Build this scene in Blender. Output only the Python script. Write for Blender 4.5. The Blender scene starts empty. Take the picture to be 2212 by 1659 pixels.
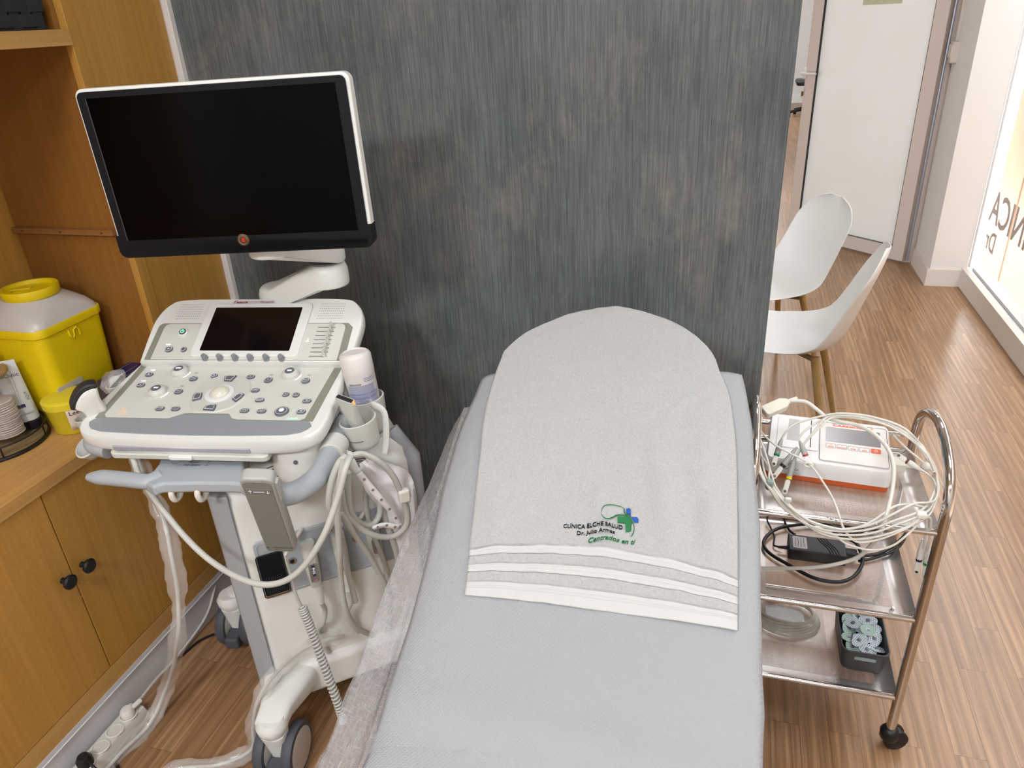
import bpy, math, random
from mathutils import Vector as V, Matrix as M, noise as NZ
random.seed(7)
R = math.radians
S = bpy.context.scene
C = S.collection

# ---------------------------------------------------------------- camera
FPX, CX, CY, CAMH = 1590.0, 1106.0, 829.5, 1.55
YAW, PITCH, ROLL = R(17.544), R(26.512), R(-3.399)
_f = V((-math.sin(YAW)*math.cos(PITCH), math.cos(YAW)*math.cos(PITCH), -math.sin(PITCH)))
_r = V((math.cos(YAW), math.sin(YAW), 0)); _u = _r.cross(_f)
_r, _u = math.cos(ROLL)*_r + math.sin(ROLL)*_u, -math.sin(ROLL)*_r + math.cos(ROLL)*_u
CAM = V((0, 0, CAMH))
cd = bpy.data.cameras.new('camera'); cam = bpy.data.objects.new('camera', cd); C.objects.link(cam)
cd.sensor_fit = 'HORIZONTAL'; cd.sensor_width = 36; cd.lens = FPX/2212*36; cd.clip_start = .05; cd.clip_end = 100
cam.matrix_world = M.Translation(CAM) @ M((_r, _u, -_f)).transposed().to_4x4()
S.camera = cam
S.view_settings.view_transform = 'Standard'; S.view_settings.look = 'None'
S.view_settings.gamma = 1; S.view_settings.use_curve_mapping = False
S.view_settings.exposure = 0.0

# ---------------------------------------------------------------- light
w = bpy.data.worlds.new('sky'); S.world = w; w.use_nodes = True
bg = w.node_tree.nodes['Background']; bg.inputs[0].default_value = (.93, .97, 1, 1); bg.inputs[1].default_value = 10.0

def area(name, loc, size, power, rot=(0, 0, 0), col=(1, 1, 1), sy=None):
    d = bpy.data.lights.new(name, 'AREA'); d.energy = power; d.color = col
    d.shape = 'RECTANGLE'; d.size = size; d.size_y = sy or size
    o = bpy.data.objects.new(name, d); C.objects.link(o); o.location = loc; o.rotation_euler = rot
    return o
# ceiling LED panels, plus fill added behind the camera to brighten upright surfaces
PANELS = [((-.65, .30, 2.635), 13), ((.55, 1.3, 2.635), 9), ((-.9, -1.5, 2.635), 74), ((.5, -1.3, 2.635), 30), ((.35, 3.3, 2.635), 16), ((.5, 7.0, 2.635), 60), ((.3, 11.5, 2.635), 80)]
for i, (p, e) in enumerate(PANELS): area('ceiling_and_fill_light', p, .56, e, col=(.93, .965, 1))
# the shop window as a sampling portal for the daylight (gives off no light of its own)
po = area('window_portal', (1.44, 2.5, 1.2), 2.2, 1, (0, R(90), 0), sy=4.25); po.data.cycles.is_portal = True

# ---------------------------------------------------------------- rays: a photo pixel on a real plane
def ray(px, py): return _f + _r*((px-CX)/FPX) - _u*((py-CY)/FPX)
def PX(p, x): d = ray(*p); return CAM + d*(x/d.x)
def PY(p, y): d = ray(*p); return CAM + d*(y/d.y)
def PZ(p, z): d = ray(*p); return CAM + d*((z-CAMH)/d.z)
def PP(p, c, n): d = ray(*p); return CAM + d*((V(c)-CAM).dot(n)/d.dot(n))

# ---------------------------------------------------------------- materials
def lin(c):
    if isinstance(c, str): c = [int(c[i:i+2], 16)/255 for i in (0, 2, 4)]
    return tuple(((x/12.92) if x <= .04045 else ((x+.055)/1.055)**2.4) for x in c) + (1,)
def nd(nt, t, **k):
    n = nt.nodes.new(t)
    for a, b in k.items():
        if a in ('loc',): continue
        if a.startswith('i_'): n.inputs[a[2:].replace('_', ' ')].default_value = b
        else: setattr(n, a, b)
    return n
def mat(name, col, rough=.5, metal=0, var=.04, vs=14, bump=0, bs=300, stretch=(1, 1, 1), spec=.5, emit=0, trans=0, alpha=1, coat=0, ior=1.45, sheen=0, bdist=.001, sss=0):
    m = bpy.data.materials.new(name); m.use_nodes = True; nt = m.node_tree; b = nt.nodes['Principled BSDF']; L = nt.links.new
    c = lin(col)
    b.inputs['Roughness'].default_value = rough; b.inputs['Metallic'].default_value = metal
    b.inputs['Specular IOR Level'].default_value = spec; b.inputs['IOR'].default_value = ior
    b.inputs['Transmission Weight'].default_value = trans; b.inputs['Alpha'].default_value = alpha
    b.inputs['Coat Weight'].default_value = coat; b.inputs['Sheen Weight'].default_value = sheen
    tc = nd(nt, 'ShaderNodeTexCoord'); mp = nd(nt, 'ShaderNodeMapping'); mp.inputs['Scale'].default_value = stretch
    L(tc.outputs['Object'], mp.inputs['Vector'])
    n = nd(nt, 'ShaderNodeTexNoise'); n.inputs['Scale'].default_value = vs; n.inputs['Detail'].default_value = 4
    L(mp.outputs[0], n.inputs['Vector'])
    mx = nd(nt, 'ShaderNodeMix', data_type='RGBA'); 
    mx.inputs[6].default_value = tuple(max(0, x*(1-var)) for x in c[:3])+(1,); mx.inputs[7].default_value = tuple(min(1, x*(1+var)) for x in c[:3])+(1,)
    L(n.outputs['Fac'], mx.inputs[0]); L(mx.outputs[2], b.inputs['Base Color'])
    if emit: L(mx.outputs[2], b.inputs['Emission Color']); b.inputs['Emission Strength'].default_value = emit
    if bump:
        n2 = nd(nt, 'ShaderNodeTexNoise'); n2.inputs['Scale'].default_value = bs; n2.inputs['Detail'].default_value = 3
        L(mp.outputs[0], n2.inputs['Vector'])
        bp = nd(nt, 'ShaderNodeBump'); bp.inputs['Strength'].default_value = bump; bp.inputs['Distance'].default_value = bdist
        L(n2.outputs['Fac'], bp.inputs['Height']); L(bp.outputs[0], b.inputs['Normal'])
    m['mx'] = 1
    return m

def wood(name, c1, c2, c3, axis='Z', rough=.4, scale=1.0):
    m = bpy.data.materials.new(name); m.use_nodes = True; nt = m.node_tree; b = nt.nodes['Principled BSDF']; L = nt.links.new
    tc = nd(nt, 'ShaderNodeTexCoord'); mp = nd(nt, 'ShaderNodeMapping')
    s = {'Z': (55, 55, .7), 'Y': (55, .7, 55), 'X': (.7, 55, 55)}[axis]
    mp.inputs['Scale'].default_value = tuple(x*scale for x in s)
    L(tc.outputs['Object'], mp.inputs['Vector'])
    n = nd(nt, 'ShaderNodeTexNoise'); n.inputs['Scale'].default_value = 1.3; n.inputs['Detail'].default_value = 8; n.inputs['Roughness'].default_value = .6
    L(mp.outputs[0], n.inputs['Vector'])
    n2 = nd(nt, 'ShaderNodeTexNoise'); n2.inputs['Scale'].default_value = 160; n2.inputs['Detail'].default_value = 2
    L(tc.outputs['Object'], n2.inputs['Vector'])
    cr = nd(nt, 'ShaderNodeValToRGB'); e = cr.color_ramp.elements
    e[0].position = .3; e[0].color = lin(c1); e[1].position = .72; e[1].color = lin(c3)
    k = cr.color_ramp.elements.new(.5); k.color = lin(c2)
    L(n.outputs['Fac'], cr.inputs[0])
    mx = nd(nt, 'ShaderNodeMix', data_type='RGBA', blend_type='MULTIPLY'); mx.inputs[0].default_value = .25
    L(cr.outputs[0], mx.inputs[6]); L(n2.outputs['Fac'], mx.inputs[7]); L(mx.outputs[2], b.inputs['Base Color'])
    b.inputs['Roughness'].default_value = rough
    bp = nd(nt, 'ShaderNodeBump'); bp.inputs['Strength'].default_value = .15; bp.inputs['Distance'].default_value = .0005
    L(n.outputs['Fac'], bp.inputs['Height']); L(bp.outputs[0], b.inputs['Normal'])
    return m

def floor_mat():
    m = bpy.data.materials.new('laminate'); m.use_nodes = True; nt = m.node_tree; b = nt.nodes['Principled BSDF']; L = nt.links.new
    tc = nd(nt, 'ShaderNodeTexCoord'); mp = nd(nt, 'ShaderNodeMapping'); mp.inputs['Rotation'].default_value = (0, 0, R(90))
    L(tc.outputs['Object'], mp.inputs['Vector'])
    br = nd(nt, 'ShaderNodeTexBrick'); br.offset = .37; br.offset_frequency = 2; br.squash = 1
    br.inputs['Color1'].default_value = (0, 0, 0, 1); br.inputs['Color2'].default_value = (1, 1, 1, 1); br.inputs['Mortar'].default_value = (.5, .5, .5, 1)
    br.inputs['Scale'].default_value = 1; br.inputs['Mortar Size'].default_value = .0004; br.inputs['Mortar Smooth'].default_value = .1
    br.inputs['Brick Width'].default_value = .43; br.inputs['Row Height'].default_value = .066; br.inputs['Bias'].default_value = 0
    L(mp.outputs[0], br.inputs['Vector'])
    # grain, shifted per strip
    mp2 = nd(nt, 'ShaderNodeMapping'); mp2.inputs['Scale'].default_value = (60, 1.7, 60)
    ad = nd(nt, 'ShaderNodeVectorMath', operation='MULTIPLY_ADD'); ad.inputs[1].default_value = (7, 13, 3)
    L(br.outputs['Color'], ad.inputs[0]); L(tc.outputs['Object'], ad.inputs[2]); L(ad.outputs[0], mp2.inputs['Vector'])
    n = nd(nt, 'ShaderNodeTexNoise'); n.inputs['Scale'].default_value = 1.5; n.inputs['Detail'].default_value = 7; n.inputs['Distortion'].default_value = .9; n.inputs['Roughness'].default_value = .62
    L(mp2.outputs[0], n.inputs['Vector'])
    wv = nd(nt, 'ShaderNodeTexWave', wave_type='BANDS', bands_direction='X'); wv.inputs['Scale'].default_value = .22; wv.inputs['Distortion'].default_value = 9; wv.inputs['Detail'].default_value = 2; wv.inputs['Detail Scale'].default_value = .6
    L(mp2.outputs[0], wv.inputs['Vector'])
    a1 = nd(nt, 'ShaderNodeMath', operation='MULTIPLY_ADD'); a1.inputs[1].default_value = .16; L(wv.outputs['Fac'], a1.inputs[0]); L(n.outputs['Fac'], a1.inputs[2])
    a2 = nd(nt, 'ShaderNodeMath', operation='MULTIPLY_ADD'); a2.inputs[1].default_value = .13; L(br.outputs['Color'], a2.inputs[0]); L(a1.outputs[0], a2.inputs[2])
    cr = nd(nt, 'ShaderNodeValToRGB'); e = cr.color_ramp.elements
    e[0].position = .28; e[0].color = lin('6c4f3a'); e[1].position = .86; e[1].color = lin('a7825f')
    k = cr.color_ramp.elements.new(.55); k.color = lin('836244'); k = cr.color_ramp.elements.new(.68); k.color = lin('906e4e')
    L(a2.outputs[0], cr.inputs[0])
    mx = nd(nt, 'ShaderNodeMix', data_type='RGBA'); mx.inputs[7].default_value = lin('4c3423')
    L(br.outputs['Fac'], mx.inputs[0]); L(cr.outputs[0], mx.inputs[6]); L(mx.outputs[2], b.inputs['Base Color'])
    b.inputs['Roughness'].default_value = .33; b.inputs['Specular IOR Level'].default_value = .5
    bp = nd(nt, 'ShaderNodeBump'); bp.inputs['Strength'].default_value = .08; bp.inputs['Distance'].default_value = .0006
    L(n.outputs['Fac'], bp.inputs['Height']); L(bp.outputs[0], b.inputs['Normal'])
    return m

def wall_mat():
    m = bpy.data.materials.new('streaked_panel'); m.use_nodes = True; nt = m.node_tree; b = nt.nodes['Principled BSDF']; L = nt.links.new
    tc = nd(nt, 'ShaderNodeTexCoord')
    def ns(sc, scale, det=4, ro=.5, dist=0):
        mp = nd(nt, 'ShaderNodeMapping'); mp.inputs['Scale'].default_value = sc; L(tc.outputs['Object'], mp.inputs['Vector'])
        n = nd(nt, 'ShaderNodeTexNoise'); n.inputs['Scale'].default_value = scale; n.inputs['Detail'].default_value = det; n.inputs['Roughness'].default_value = ro; n.inputs['Distortion'].default_value = dist
        L(mp.outputs[0], n.inputs['Vector']); return n.outputs['Fac']
    fine = ns((1, 1, .03), 330, 5, .7); patch = ns((1, 1, .8), 4.2, 6, .6); patch2 = ns((1, 1, .55), 9, 7, .7, .3); warm = ns((1, 1, .7), 5.5, 3)
    def ramp(src, p0, c0, p1, c1):
        cr = nd(nt, 'ShaderNodeValToRGB'); e = cr.color_ramp.elements; e[0].position = p0; e[0].color = c0; e[1].position = p1; e[1].color = c1; L(src, cr.inputs[0]); return cr.outputs[0]
    base = ramp(patch, .35, lin('555b5d'), .68, lin('6b7173'))
    brn = ramp(patch2, .5, (0, 0, 0, 1), .72, (1, 1, 1, 1))
    mx = nd(nt, 'ShaderNodeMix', data_type='RGBA'); L(brn, mx.inputs[0]); L(base, mx.inputs[6]); mx.inputs[7].default_value = lin('787670')
    st = ramp(fine, .38, (.62, .63, .64, 1), .66, (1.32, 1.32, 1.32, 1))
    mu = nd(nt, 'ShaderNodeMix', data_type='RGBA', blend_type='MULTIPLY'); mu.inputs[0].default_value = .85; L(mx.outputs[2], mu.inputs[6]); L(st, mu.inputs[7])
    L(mu.outputs[2], b.inputs['Base Color']); b.inputs['Roughness'].default_value = .55; b.inputs['Specular IOR Level'].default_value = .35
    bp = nd(nt, 'ShaderNodeBump'); bp.inputs['Strength'].default_value = .5; bp.inputs['Distance'].default_value = .001; L(fine, bp.inputs['Height']); L(bp.outputs[0], b.inputs['Normal'])
    return m

def perf_mat():   # polished steel sheet with a diagonal field of round holes
    m = bpy.data.materials.new('perforated_steel'); m.use_nodes = True; nt = m.node_tree; b = nt.nodes['Principled BSDF']; L = nt.links.new
    b.inputs['Base Color'].default_value = lin('d2ccca'); b.inputs['Metallic'].default_value = .9; b.inputs['Roughness'].default_value = .27
    uv = nd(nt, 'ShaderNodeUVMap'); sx = nd(nt, 'ShaderNodeSeparateXYZ'); L(uv.outputs[0], sx.inputs[0])
    def mth(op, a, bb=None, c=None):
        n = nd(nt, 'ShaderNodeMath', operation=op)
        for i, v in enumerate((a, bb, c)):
            if v is None: continue
            if isinstance(v, (int, float)): n.inputs[i].default_value = v
            else: L(v, n.inputs[i])
        return n.outputs[0]
    P = .0036
    ru = mth('DIVIDE', mth('ADD', sx.outputs[0], sx.outputs[1]), P*1.0); rv = mth('DIVIDE', mth('SUBTRACT', sx.outputs[0], sx.outputs[1]), P*1.0)
    fu = mth('SUBTRACT', mth('FRACT', mth('ADD', ru, 100)), .5); fv = mth('SUBTRACT', mth('FRACT', mth('ADD', rv, 100)), .5)
    d = mth('SQRT', mth('ADD', mth('MULTIPLY', fu, fu), mth('MULTIPLY', fv, fv)))
    hole = mth('LESS_THAN', d, .36)
    at = nd(nt, 'ShaderNodeAttribute', attribute_name='perf'); hm = mth('MULTIPLY', hole, mth('GREATER_THAN', at.outputs['Fac'], .5))
    L(mth('SUBTRACT', 1.0, hm), b.inputs['Alpha'])
    return m

MT = {}
def mm(k, *a, **kw):  # one material per name
    if k not in MT: MT[k] = mat(k, *a, **kw)
    return MT[k]
white = mm('white_plastic', 'e2e4e0', .35, var=.015)
ivory = mm('ivory_plastic', 'c9cac3', .4, var=.02)
cablem = mm('cable_grey', 'bcbcb5', .45, var=.03)
greyblue = mm('greyblue_plastic', 'a3a9ae', .42, var=.02)
panelm = mm('panel_beige', 'cfd0c8', .5, var=.02, bump=.05, bs=900)
olive = mm('panel_olive', '8a8b7e', .5, var=.02)
palm = mm('palm_grey', '8f9499', .45, var=.02)
darkbtn = mm('button_grey', '62676d', .4, var=.02)
btnring = mm('button_ring', 'e8e8ee', .4, var=0, emit=.3)
glow = mm('lit_white', 'f4f6ff', .5, var=0, emit=1.3)
bezel = mm('bezel_black', '131518', .5, var=.05, spec=.2)
screenm = mm('screen_black', '030203', .12, var=0, spec=.07)
chrome = mm('chrome', 'd8d6d4', .09, metal=1, var=.01)
black = mm('black_plastic', '141416', .4, var=.1)
rubber = mm('grey_rubber', '4b4e55', .6, var=.05)
paperw = mm('white_paint', 'd9d5d1', .6, var=.015)
navy = mm('navy_vinyl', '2b2f55', .5, var=.05)
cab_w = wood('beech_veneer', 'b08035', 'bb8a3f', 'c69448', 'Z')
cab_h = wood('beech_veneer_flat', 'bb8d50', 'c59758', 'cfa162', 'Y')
cab_d = wood('beech_shaded', '855821', '8d5d25', '95632a', 'Z', rough=.5)  # same beech, darkened in colour for the shade inside the alcove

# ---------------------------------------------------------------- mesh builder
class G:
    def __init__(s): s.v = []; s.f = []; s.uv = None
    def add(s, vs, fs):
        n = len(s.v); s.v += [V(p) for p in vs]; s.f += [tuple(i+n for i in f) for f in fs]; return s
    def box(s, c, d, T=None):
        vs = [V((x*d[0]/2, y*d[1]/2, z*d[2]/2)) for x in (-1, 1) for y in (-1, 1) for z in (-1, 1)]
        vs = [(T @ (p+V(c))) if T else p+V(c) for p in vs]
        return s.add(vs, [(0, 1, 3, 2), (4, 6, 7, 5), (0, 4, 5, 1), (2, 3, 7, 6), (0, 2, 6, 4), (1, 5, 7, 3)])
    def bx(s, a, b): return s.box([(a[i]+b[i])/2 for i in range(3)], [abs(b[i]-a[i]) for i in range(3)])
    def tube(s, pts, r, n=10, closed=False, flat=1.0, caps=True, up=None):
        pts = [V(p) for p in pts]; N = len(pts); rs = r if isinstance(r, (list, tuple)) else [r]*N
        rings = []; prev = None
        for i, p in enumerate(pts):
            if closed: t = pts[(i+1) % N]-pts[i-1]
            else: t = pts[min(i+1, N-1)]-pts[max(i-1, 0)]
            if t.length < 1e-9: t = V((0, 0, 1))
            t.normalize()
            if prev is None:
                a = V(up) if up else (V((0, 0, 1)) if abs(t.z) < .9 else V((1, 0, 0)))
            else: a = prev
            a = (a - t*a.dot(t)); a.normalize(); prev = a; bb = t.cross(a)
            rings.append([p + (a*math.cos(2*math.pi*k/n)*flat + bb*math.sin(2*math.pi*k/n))*rs[i] for k in range(n)])
        vs = [q for rg in rings for q in rg]; fs = []
        for i in range(N if closed else N-1):
            for k in range(n):
                fs.append((i*n+k, ((i+1) % N)*n+k, ((i+1) % N)*n+(k+1) % n, i*n+(k+1) % n))
        if caps and not closed: fs += [tuple(range(n)), tuple(reversed(range((N-1)*n, N*n)))]
        return s.add(vs, fs)
    def cyl(s, a, b, r, r2=None, n=24): return s.tube([a, b], [r, r if r2 is None else r2], n)
    def lathe(s, prof, T=None, n=32, sx=1, sy=1, cap=True):
        T = T or M(); vs = []; fs = []
        for (r, z) in prof: vs += [T @ V((r*math.cos(2*math.pi*k/n)*sx, r*math.sin(2*math.pi*k/n)*sy, z)) for k in range(n)]
        for i in range(len(prof)-1):
            for k in range(n): fs.append((i*n+k, i*n+(k+1) % n, (i+1)*n+(k+1) % n, (i+1)*n+k))
        if cap: fs += [tuple(reversed(range(n))), tuple(range((len(prof)-1)*n, len(prof)*n))]
        return s.add(vs, fs)
    def prism(s, poly, z0, z1, T=None, s1=1.0):
        T = T or M(); n = len(poly); cxy = V((sum(p[0] for p in poly)/n, sum(p[1] for p in poly)/n))
        vs = [T @ V((p[0], p[1], z0)) for p in poly] + [T @ V((cxy.x+(p[0]-cxy.x)*s1, cxy.y+(p[1]-cxy.y)*s1, z1)) for p in poly]
        return s.add(vs, [tuple(reversed(range(n))), tuple(range(n, 2*n))] + [(k, (k+1) % n, n+(k+1) % n, n+k) for k in range(n)])
    def grid(s, fn, nu, nv, uvs=None):
        vs = [fn(i/nu, j/nv) for j in range(nv+1) for i in range(nu+1)]
        fs = [(j*(nu+1)+i, j*(nu+1)+i+1, (j+1)*(nu+1)+i+1, (j+1)*(nu+1)+i) for j in range(nv) for i in range(nu)]
        return s.add(vs, fs)
    def loft(s, rings, close=True, caps=True):
        n = len(rings[0]); vs = [p for r in rings for p in r]; fs = []
        for i in range(len(rings)-1):
            for k in range(n if close else n-1): fs.append((i*n+k, i*n+(k+1) % n, (i+1)*n+(k+1) % n, (i+1)*n+k))
        if caps: fs += [tuple(reversed(range(n))), tuple(range((len(rings)-1)*n, len(rings)*n))]
        return s.add(vs, fs)
    def build(s, name, m, parent=None, bevel=0, seg=2, solid=0, sub=0, ang=38, off=0):
        me = bpy.data.meshes.new(name)
        lo = V((min(p.x for p in s.v), min(p.y for p in s.v), min(p.z for p in s.v))); hi = V((max(p.x for p in s.v), max(p.y for p in s.v), max(p.z for p in s.v)))
        base = V(((lo.x+hi.x)/2, (lo.y+hi.y)/2, lo.z))
        me.from_pydata([p-base for p in s.v], [], s.f); me.validate()
        import bmesh
        b = bmesh.new(); b.from_mesh(me); bmesh.ops.recalc_face_normals(b, faces=b.faces); b.to_mesh(me); b.free()
        if getattr(s, 'uvv', None):
            ul = me.uv_layers.new(name='UVMap')
            for lp_ in me.loops: ul.data[lp_.index].uv = s.uvv[lp_.vertex_index]
        for an, vals in getattr(s, 'attr', {}).items():
            at_ = me.attributes.new(an, 'FLOAT', 'POINT')
            for i_, x_ in enumerate(vals): at_.data[i_].value = x_
        me.shade_smooth(); me.set_sharp_from_angle(angle=R(ang))
        me.materials.append(m); o = bpy.data.objects.new(name, me); C.objects.link(o)
        pw = V((0, 0, 0))
        if parent: o.parent = parent; pw = V(parent['wl'])
        o.location = base - pw; o['wl'] = tuple(base)
        if solid: md = o.modifiers.new('t', 'SOLIDIFY'); md.thickness = solid; md.offset = off
        if bevel: md = o.modifiers.new('b', 'BEVEL'); md.width = bevel; md.segments = seg; md.limit_method = 'ANGLE'; md.angle_limit = R(35); md.harden_normals = True
        if sub: md = o.modifiers.new('s', 'SUBSURF'); md.levels = md.render_levels = sub
        return o
def thing(name, loc, label, cat, group=None):
    o = bpy.data.objects.new(name, None); C.objects.link(o); o.location = loc; o['wl'] = tuple(loc); o.empty_display_size = .05
    o['label'] = label; o['category'] = cat
    if group: o['group'] = group
    return o
def tag(o, label, cat, group=None, kind=None):
    o['label'] = label; o['category'] = cat
    if group: o['group'] = group
    if kind: o['kind'] = kind
    return o
def struct(o): o['kind'] = 'structure'; return o
def note(o, label): o['label'] = label; return o
def spline(pts, n=8, closed=False):
    pts = [V(p) for p in pts]; N = len(pts); out = []
    for i in range(N if closed else N-1):
        if closed: a, b, c, d = pts[i-1], pts[i], pts[(i+1) % N], pts[(i+2) % N]
        else: a, b, c, d = pts[max(i-1, 0)], pts[i], pts[i+1], pts[min(i+2, N-1)]
        for k in range(n):
            t = k/n; out.append(.5*((2*b)+(c-a)*t+(2*a-5*b+4*c-d)*t*t+(3*b-a-3*c+d)*t**3))
    if not closed: out.append(pts[-1])
    return out
def frame(c, x, y):   # matrix with given x and y axes
    x = V(x).normalized(); y = V(y); z = x.cross(y).normalized(); y = z.cross(x)
    return M.Translation(V(c)) @ M((x, y, z)).transposed().to_4x4()
def rrect(w, h, r, n=6, cx=0, cy=0):
    if not isinstance(r, (list, tuple)): r = [r]*4
    out = []
    for (sx, sy, a0), rr in zip(((1, 1, 0), (-1, 1, 90), (-1, -1, 180), (1, -1, 270)), r):
        for k in range(n+1):
            a = R(a0+90*k/n); out.append((cx+sx*(w/2-rr)+rr*math.cos(a), cy+sy*(h/2-rr)+rr*math.sin(a)))
    return out
def text(name, s, size, T, m, parent, ext=.0003, shear=0, align='CENTER', sx=1.0, fn=None, bold=0):
    c = bpy.data.curves.new(name, 'FONT'); c.body = s; c.size = size; c.align_x = align; c.align_y = 'CENTER'; c.extrude = ext; c.shear = shear; c.offset = bold; c.resolution_u = 3
    t = bpy.data.objects.new(name, c); C.objects.link(t); dg = bpy.context.evaluated_depsgraph_get(); dg.update()
    me = bpy.data.meshes.new_from_object(t.evaluated_get(dg)); C.objects.unlink(t); bpy.data.objects.remove(t)
    g = G(); vs = [V((v.co.x*sx, v.co.y, v.co.z)) for v in me.vertices]
    g.add([fn(p) if fn else T @ p for p in vs], [tuple(p.vertices) for p in me.polygons])
    return g.build(name, m, parent)
# ================================================================ the room
YW = 1.74
g = G(); g.add([(-4, -3.2, 0), (1.46, -3.2, 0), (1.46, 15, 0), (-4, 15, 0)], [(0, 1, 2, 3)]); struct(g.build('floor', floor_mat()))
ceilm = mm('ceiling_white', 'e4e2de', .8, var=.01)
g = G().bx((-4, -3.2, 2.65), (1.5, 15, 2.75)); struct(g.build('ceiling', ceilm))
for (p, e) in PANELS:
    g = G().prism(rrect(.62, .62, .01, 2), 0, .012, M.Translation((p[0], p[1], 2.638))); struct(g.build('ceiling_and_fill_frame', white))  # frames go round the added fill panels too
g = G().bx((-1.388, YW, 0), (.100, YW+.10, 2.65)); struct(g.build('wall_back', wall_mat()))
whitew = mm('wall_white', 'd8d3cf', .7, var=.01)
g = G().bx((-1.9, -3.2, 0), (-1.745, 1.84, 2.65)); struct(g.build('wall_left', whitew))
g = G().bx((-4, -3.2, 0), (1.5, -3.0, 2.65)); struct(g.build('wall_front', whitew))
g = G().bx((-4, 1.84, 0), (-3.9, 14, 2.65)); struct(g.build('wall_far_left', whitew))
g = G().bx((-4, 13.95, 0), (1.5, 14.1, 2.65)); struct(g.build('wall_far', whitew))
g = G().bx((-4, 13.9, 0), (1.5, 13.95, .12)); struct(g.build('baseboard_far', white))
# white corner trim between cabinet and grey panel
g = G().bx((-1.392, YW-.018, .0), (-1.374, YW, 2.65)); struct(g.build('trim_1', paperw, bevel=.002))
# right: pillar, baseboard, window
XR = 1.297
beigew = mm('wall_warm', 'cfc6bd', .65, var=.01)
g = G().bx((1.133, 4.65, 0), (1.325, 5.10, 2.65)); struct(g.build('wall_right', whitew, bevel=.001))
g = G().bx((1.305, 5.1, 0), (1.325, 14, 2.65)); struct(g.build('wall_right_far', whitew))
g = G().bx((1.297, -3.2, 0), (1.46, .35, 2.65)); struct(g.build('wall_right_near', whitew))
g = G().bx((1.297, .35, 2.3), (1.46, 4.65, 2.65)); struct(g.build('wall_right_lintel', whitew))
g = G().bx((1.118, 4.635, 0), (1.297, 4.6495, .1)); struct(g.build('baseboard_pillar', beigew)); g = G().bx((1.118, 4.65, 0), (1.1325, 5.06, .1)); struct(g.build('baseboard_pillar', beigew))
g = G().bx((1.297, .35, 0), (1.325, 4.65, .112)); struct(g.build('baseboard_right', beigew, bevel=.002))
g = G().bx((1.325, .35, 0), (1.46, 4.65, .075)); struct(g.build('trim_2', paperw))
alu = mm('white_aluminium', 'c9c8c6', .35, metal=.3, var=.01)
win = bpy.data.objects.new('window_1', None); C.objects.link(win); win.location = (1.40, 2.5, .075); win['wl'] = (1.40, 2.5, .075); struct(win)
g = G()
g.bx((1.352, .35, .075), (1.41, 4.65, .118)); g.bx((1.352, .35, 2.24), (1.41, 4.65, 2.3)); g.bx((1.325, 4.64, .118), (1.336, 4.65, 2.24)); g.bx((1.352, .35, .118), (1.41, .4, 2.24)); g.bx((1.352, 2.2, .118), (1.41, 2.25, 2.24))
g.build('window_frame', alu, win, bevel=.003)
g = G().bx((1.335, .35, .075), (1.352, 4.65, .100)); g.build('window_sill', alu, win, bevel=.002)
glass = mm('clear_glass', 'ffffff', .0, alpha=.06, var=0, spec=.5)
g = G(); g.add([(1.37, .4, .118), (1.37, 4.64, .118), (1.37, 4.64, 2.24), (1.37, .4, 2.24)], [(0, 1, 2, 3)]); g.build('pane', glass, win)
signm = mm('frosted_sign', 'bdb2ac', .7, var=.02)
def winT(y, z): return frame((1.366, y, z), (0, -1, 0), (0, 0, 1)) @ M.Diagonal((-1, 1, 1, 1))
a = PX((2140, 405), 1.392)
text('lettering', 'CLÍNICA', .235, winT(4.17, .475), signm, win, .0006, bold=.003)
text('lettering', 'Dr', .150, winT(4.505, .305), signm, win, .0008, bold=.002)
# outside: pale stone wall across a bright street
g = G().bx((1.98, -3, -1.0), (2.1, 6.62, 2.3)); o = struct(g.build('wall_outside', mm('pale_stone', '9a8068', .8, var=.05, vs=3)))
g = G()
for y in (-.4, 1.3, 3.0, 4.6, 6.14): g.bx((1.972, y, -1.0), (1.981, y+.012, 2.3)); struct(g.build('trim_3', mm('stone_joint', '9a7a66', .8)))
g = G().bx((1.46, -3, -1.1), (6, 15, -1.0)); struct(g.build('ground', mm('pavement', 'c8c2ba', .9, var=.05)))
# frosted glass door, standing ajar, with its frame
hd = V((1.079, 5.074, 0)); fd = V((.417, 5.703, 0)); dx = (fd-hd).normalized(); DW = .92
ddn = V((dx.y, -dx.x, 0))
T = frame(hd, dx, (0, 0, 1))   # x along leaf, y up, z normal
dr = bpy.data.objects.new('door_1', None); C.objects.link(dr); dr.location = hd; dr['wl'] = tuple(hd); struct(dr)
doorw = mm('door_white', 'c3b6ac', .45, var=.01)
g = G()
DH = 2.1
for a, b in (((0, .012), (.085, DH)), ((DW-.085, .012), (DW, DH)), ((.085, .012), (DW-.085, .10)), ((.085, DH-.08), (DW-.085, DH))):
    g.box(((a[0]+b[0])/2, (a[1]+b[1])/2, 0), (b[0]-a[0], b[1]-a[1], .045), T)
g.build('door_frame', doorw, dr, bevel=.003)
fg = mm('frosted_glass', 'fbfcf6', .55, var=.07, vs=3.5, trans=.3, spec=.2)  # mottled tone paints soft blurred shadows into the glass
g = G().box((DW/2, DH/2, 0), (DW-.17, DH-.18, .008), T); g.build('glass_panel', fg, dr)
g = G()
for a, b in (((.085, .10), (.0858, DH-.08)), ((DW-.0865, .10), (DW-.085, DH-.08)), ((.09, .0995), (DW-.09, .101))):
    g.box(((a[0]+b[0])/2, (a[1]+b[1])/2, .0), (b[0]-a[0], b[1]-a[1], .047), T)
g.build('gasket', black, dr)
hp = PP((1745, 157), hd, T.to_3x3() @ V((0, 0, 1))); hl = T.inverted() @ hp; sgn = 1 if (T.inverted() @ CAM).z > 0 else -1
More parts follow.
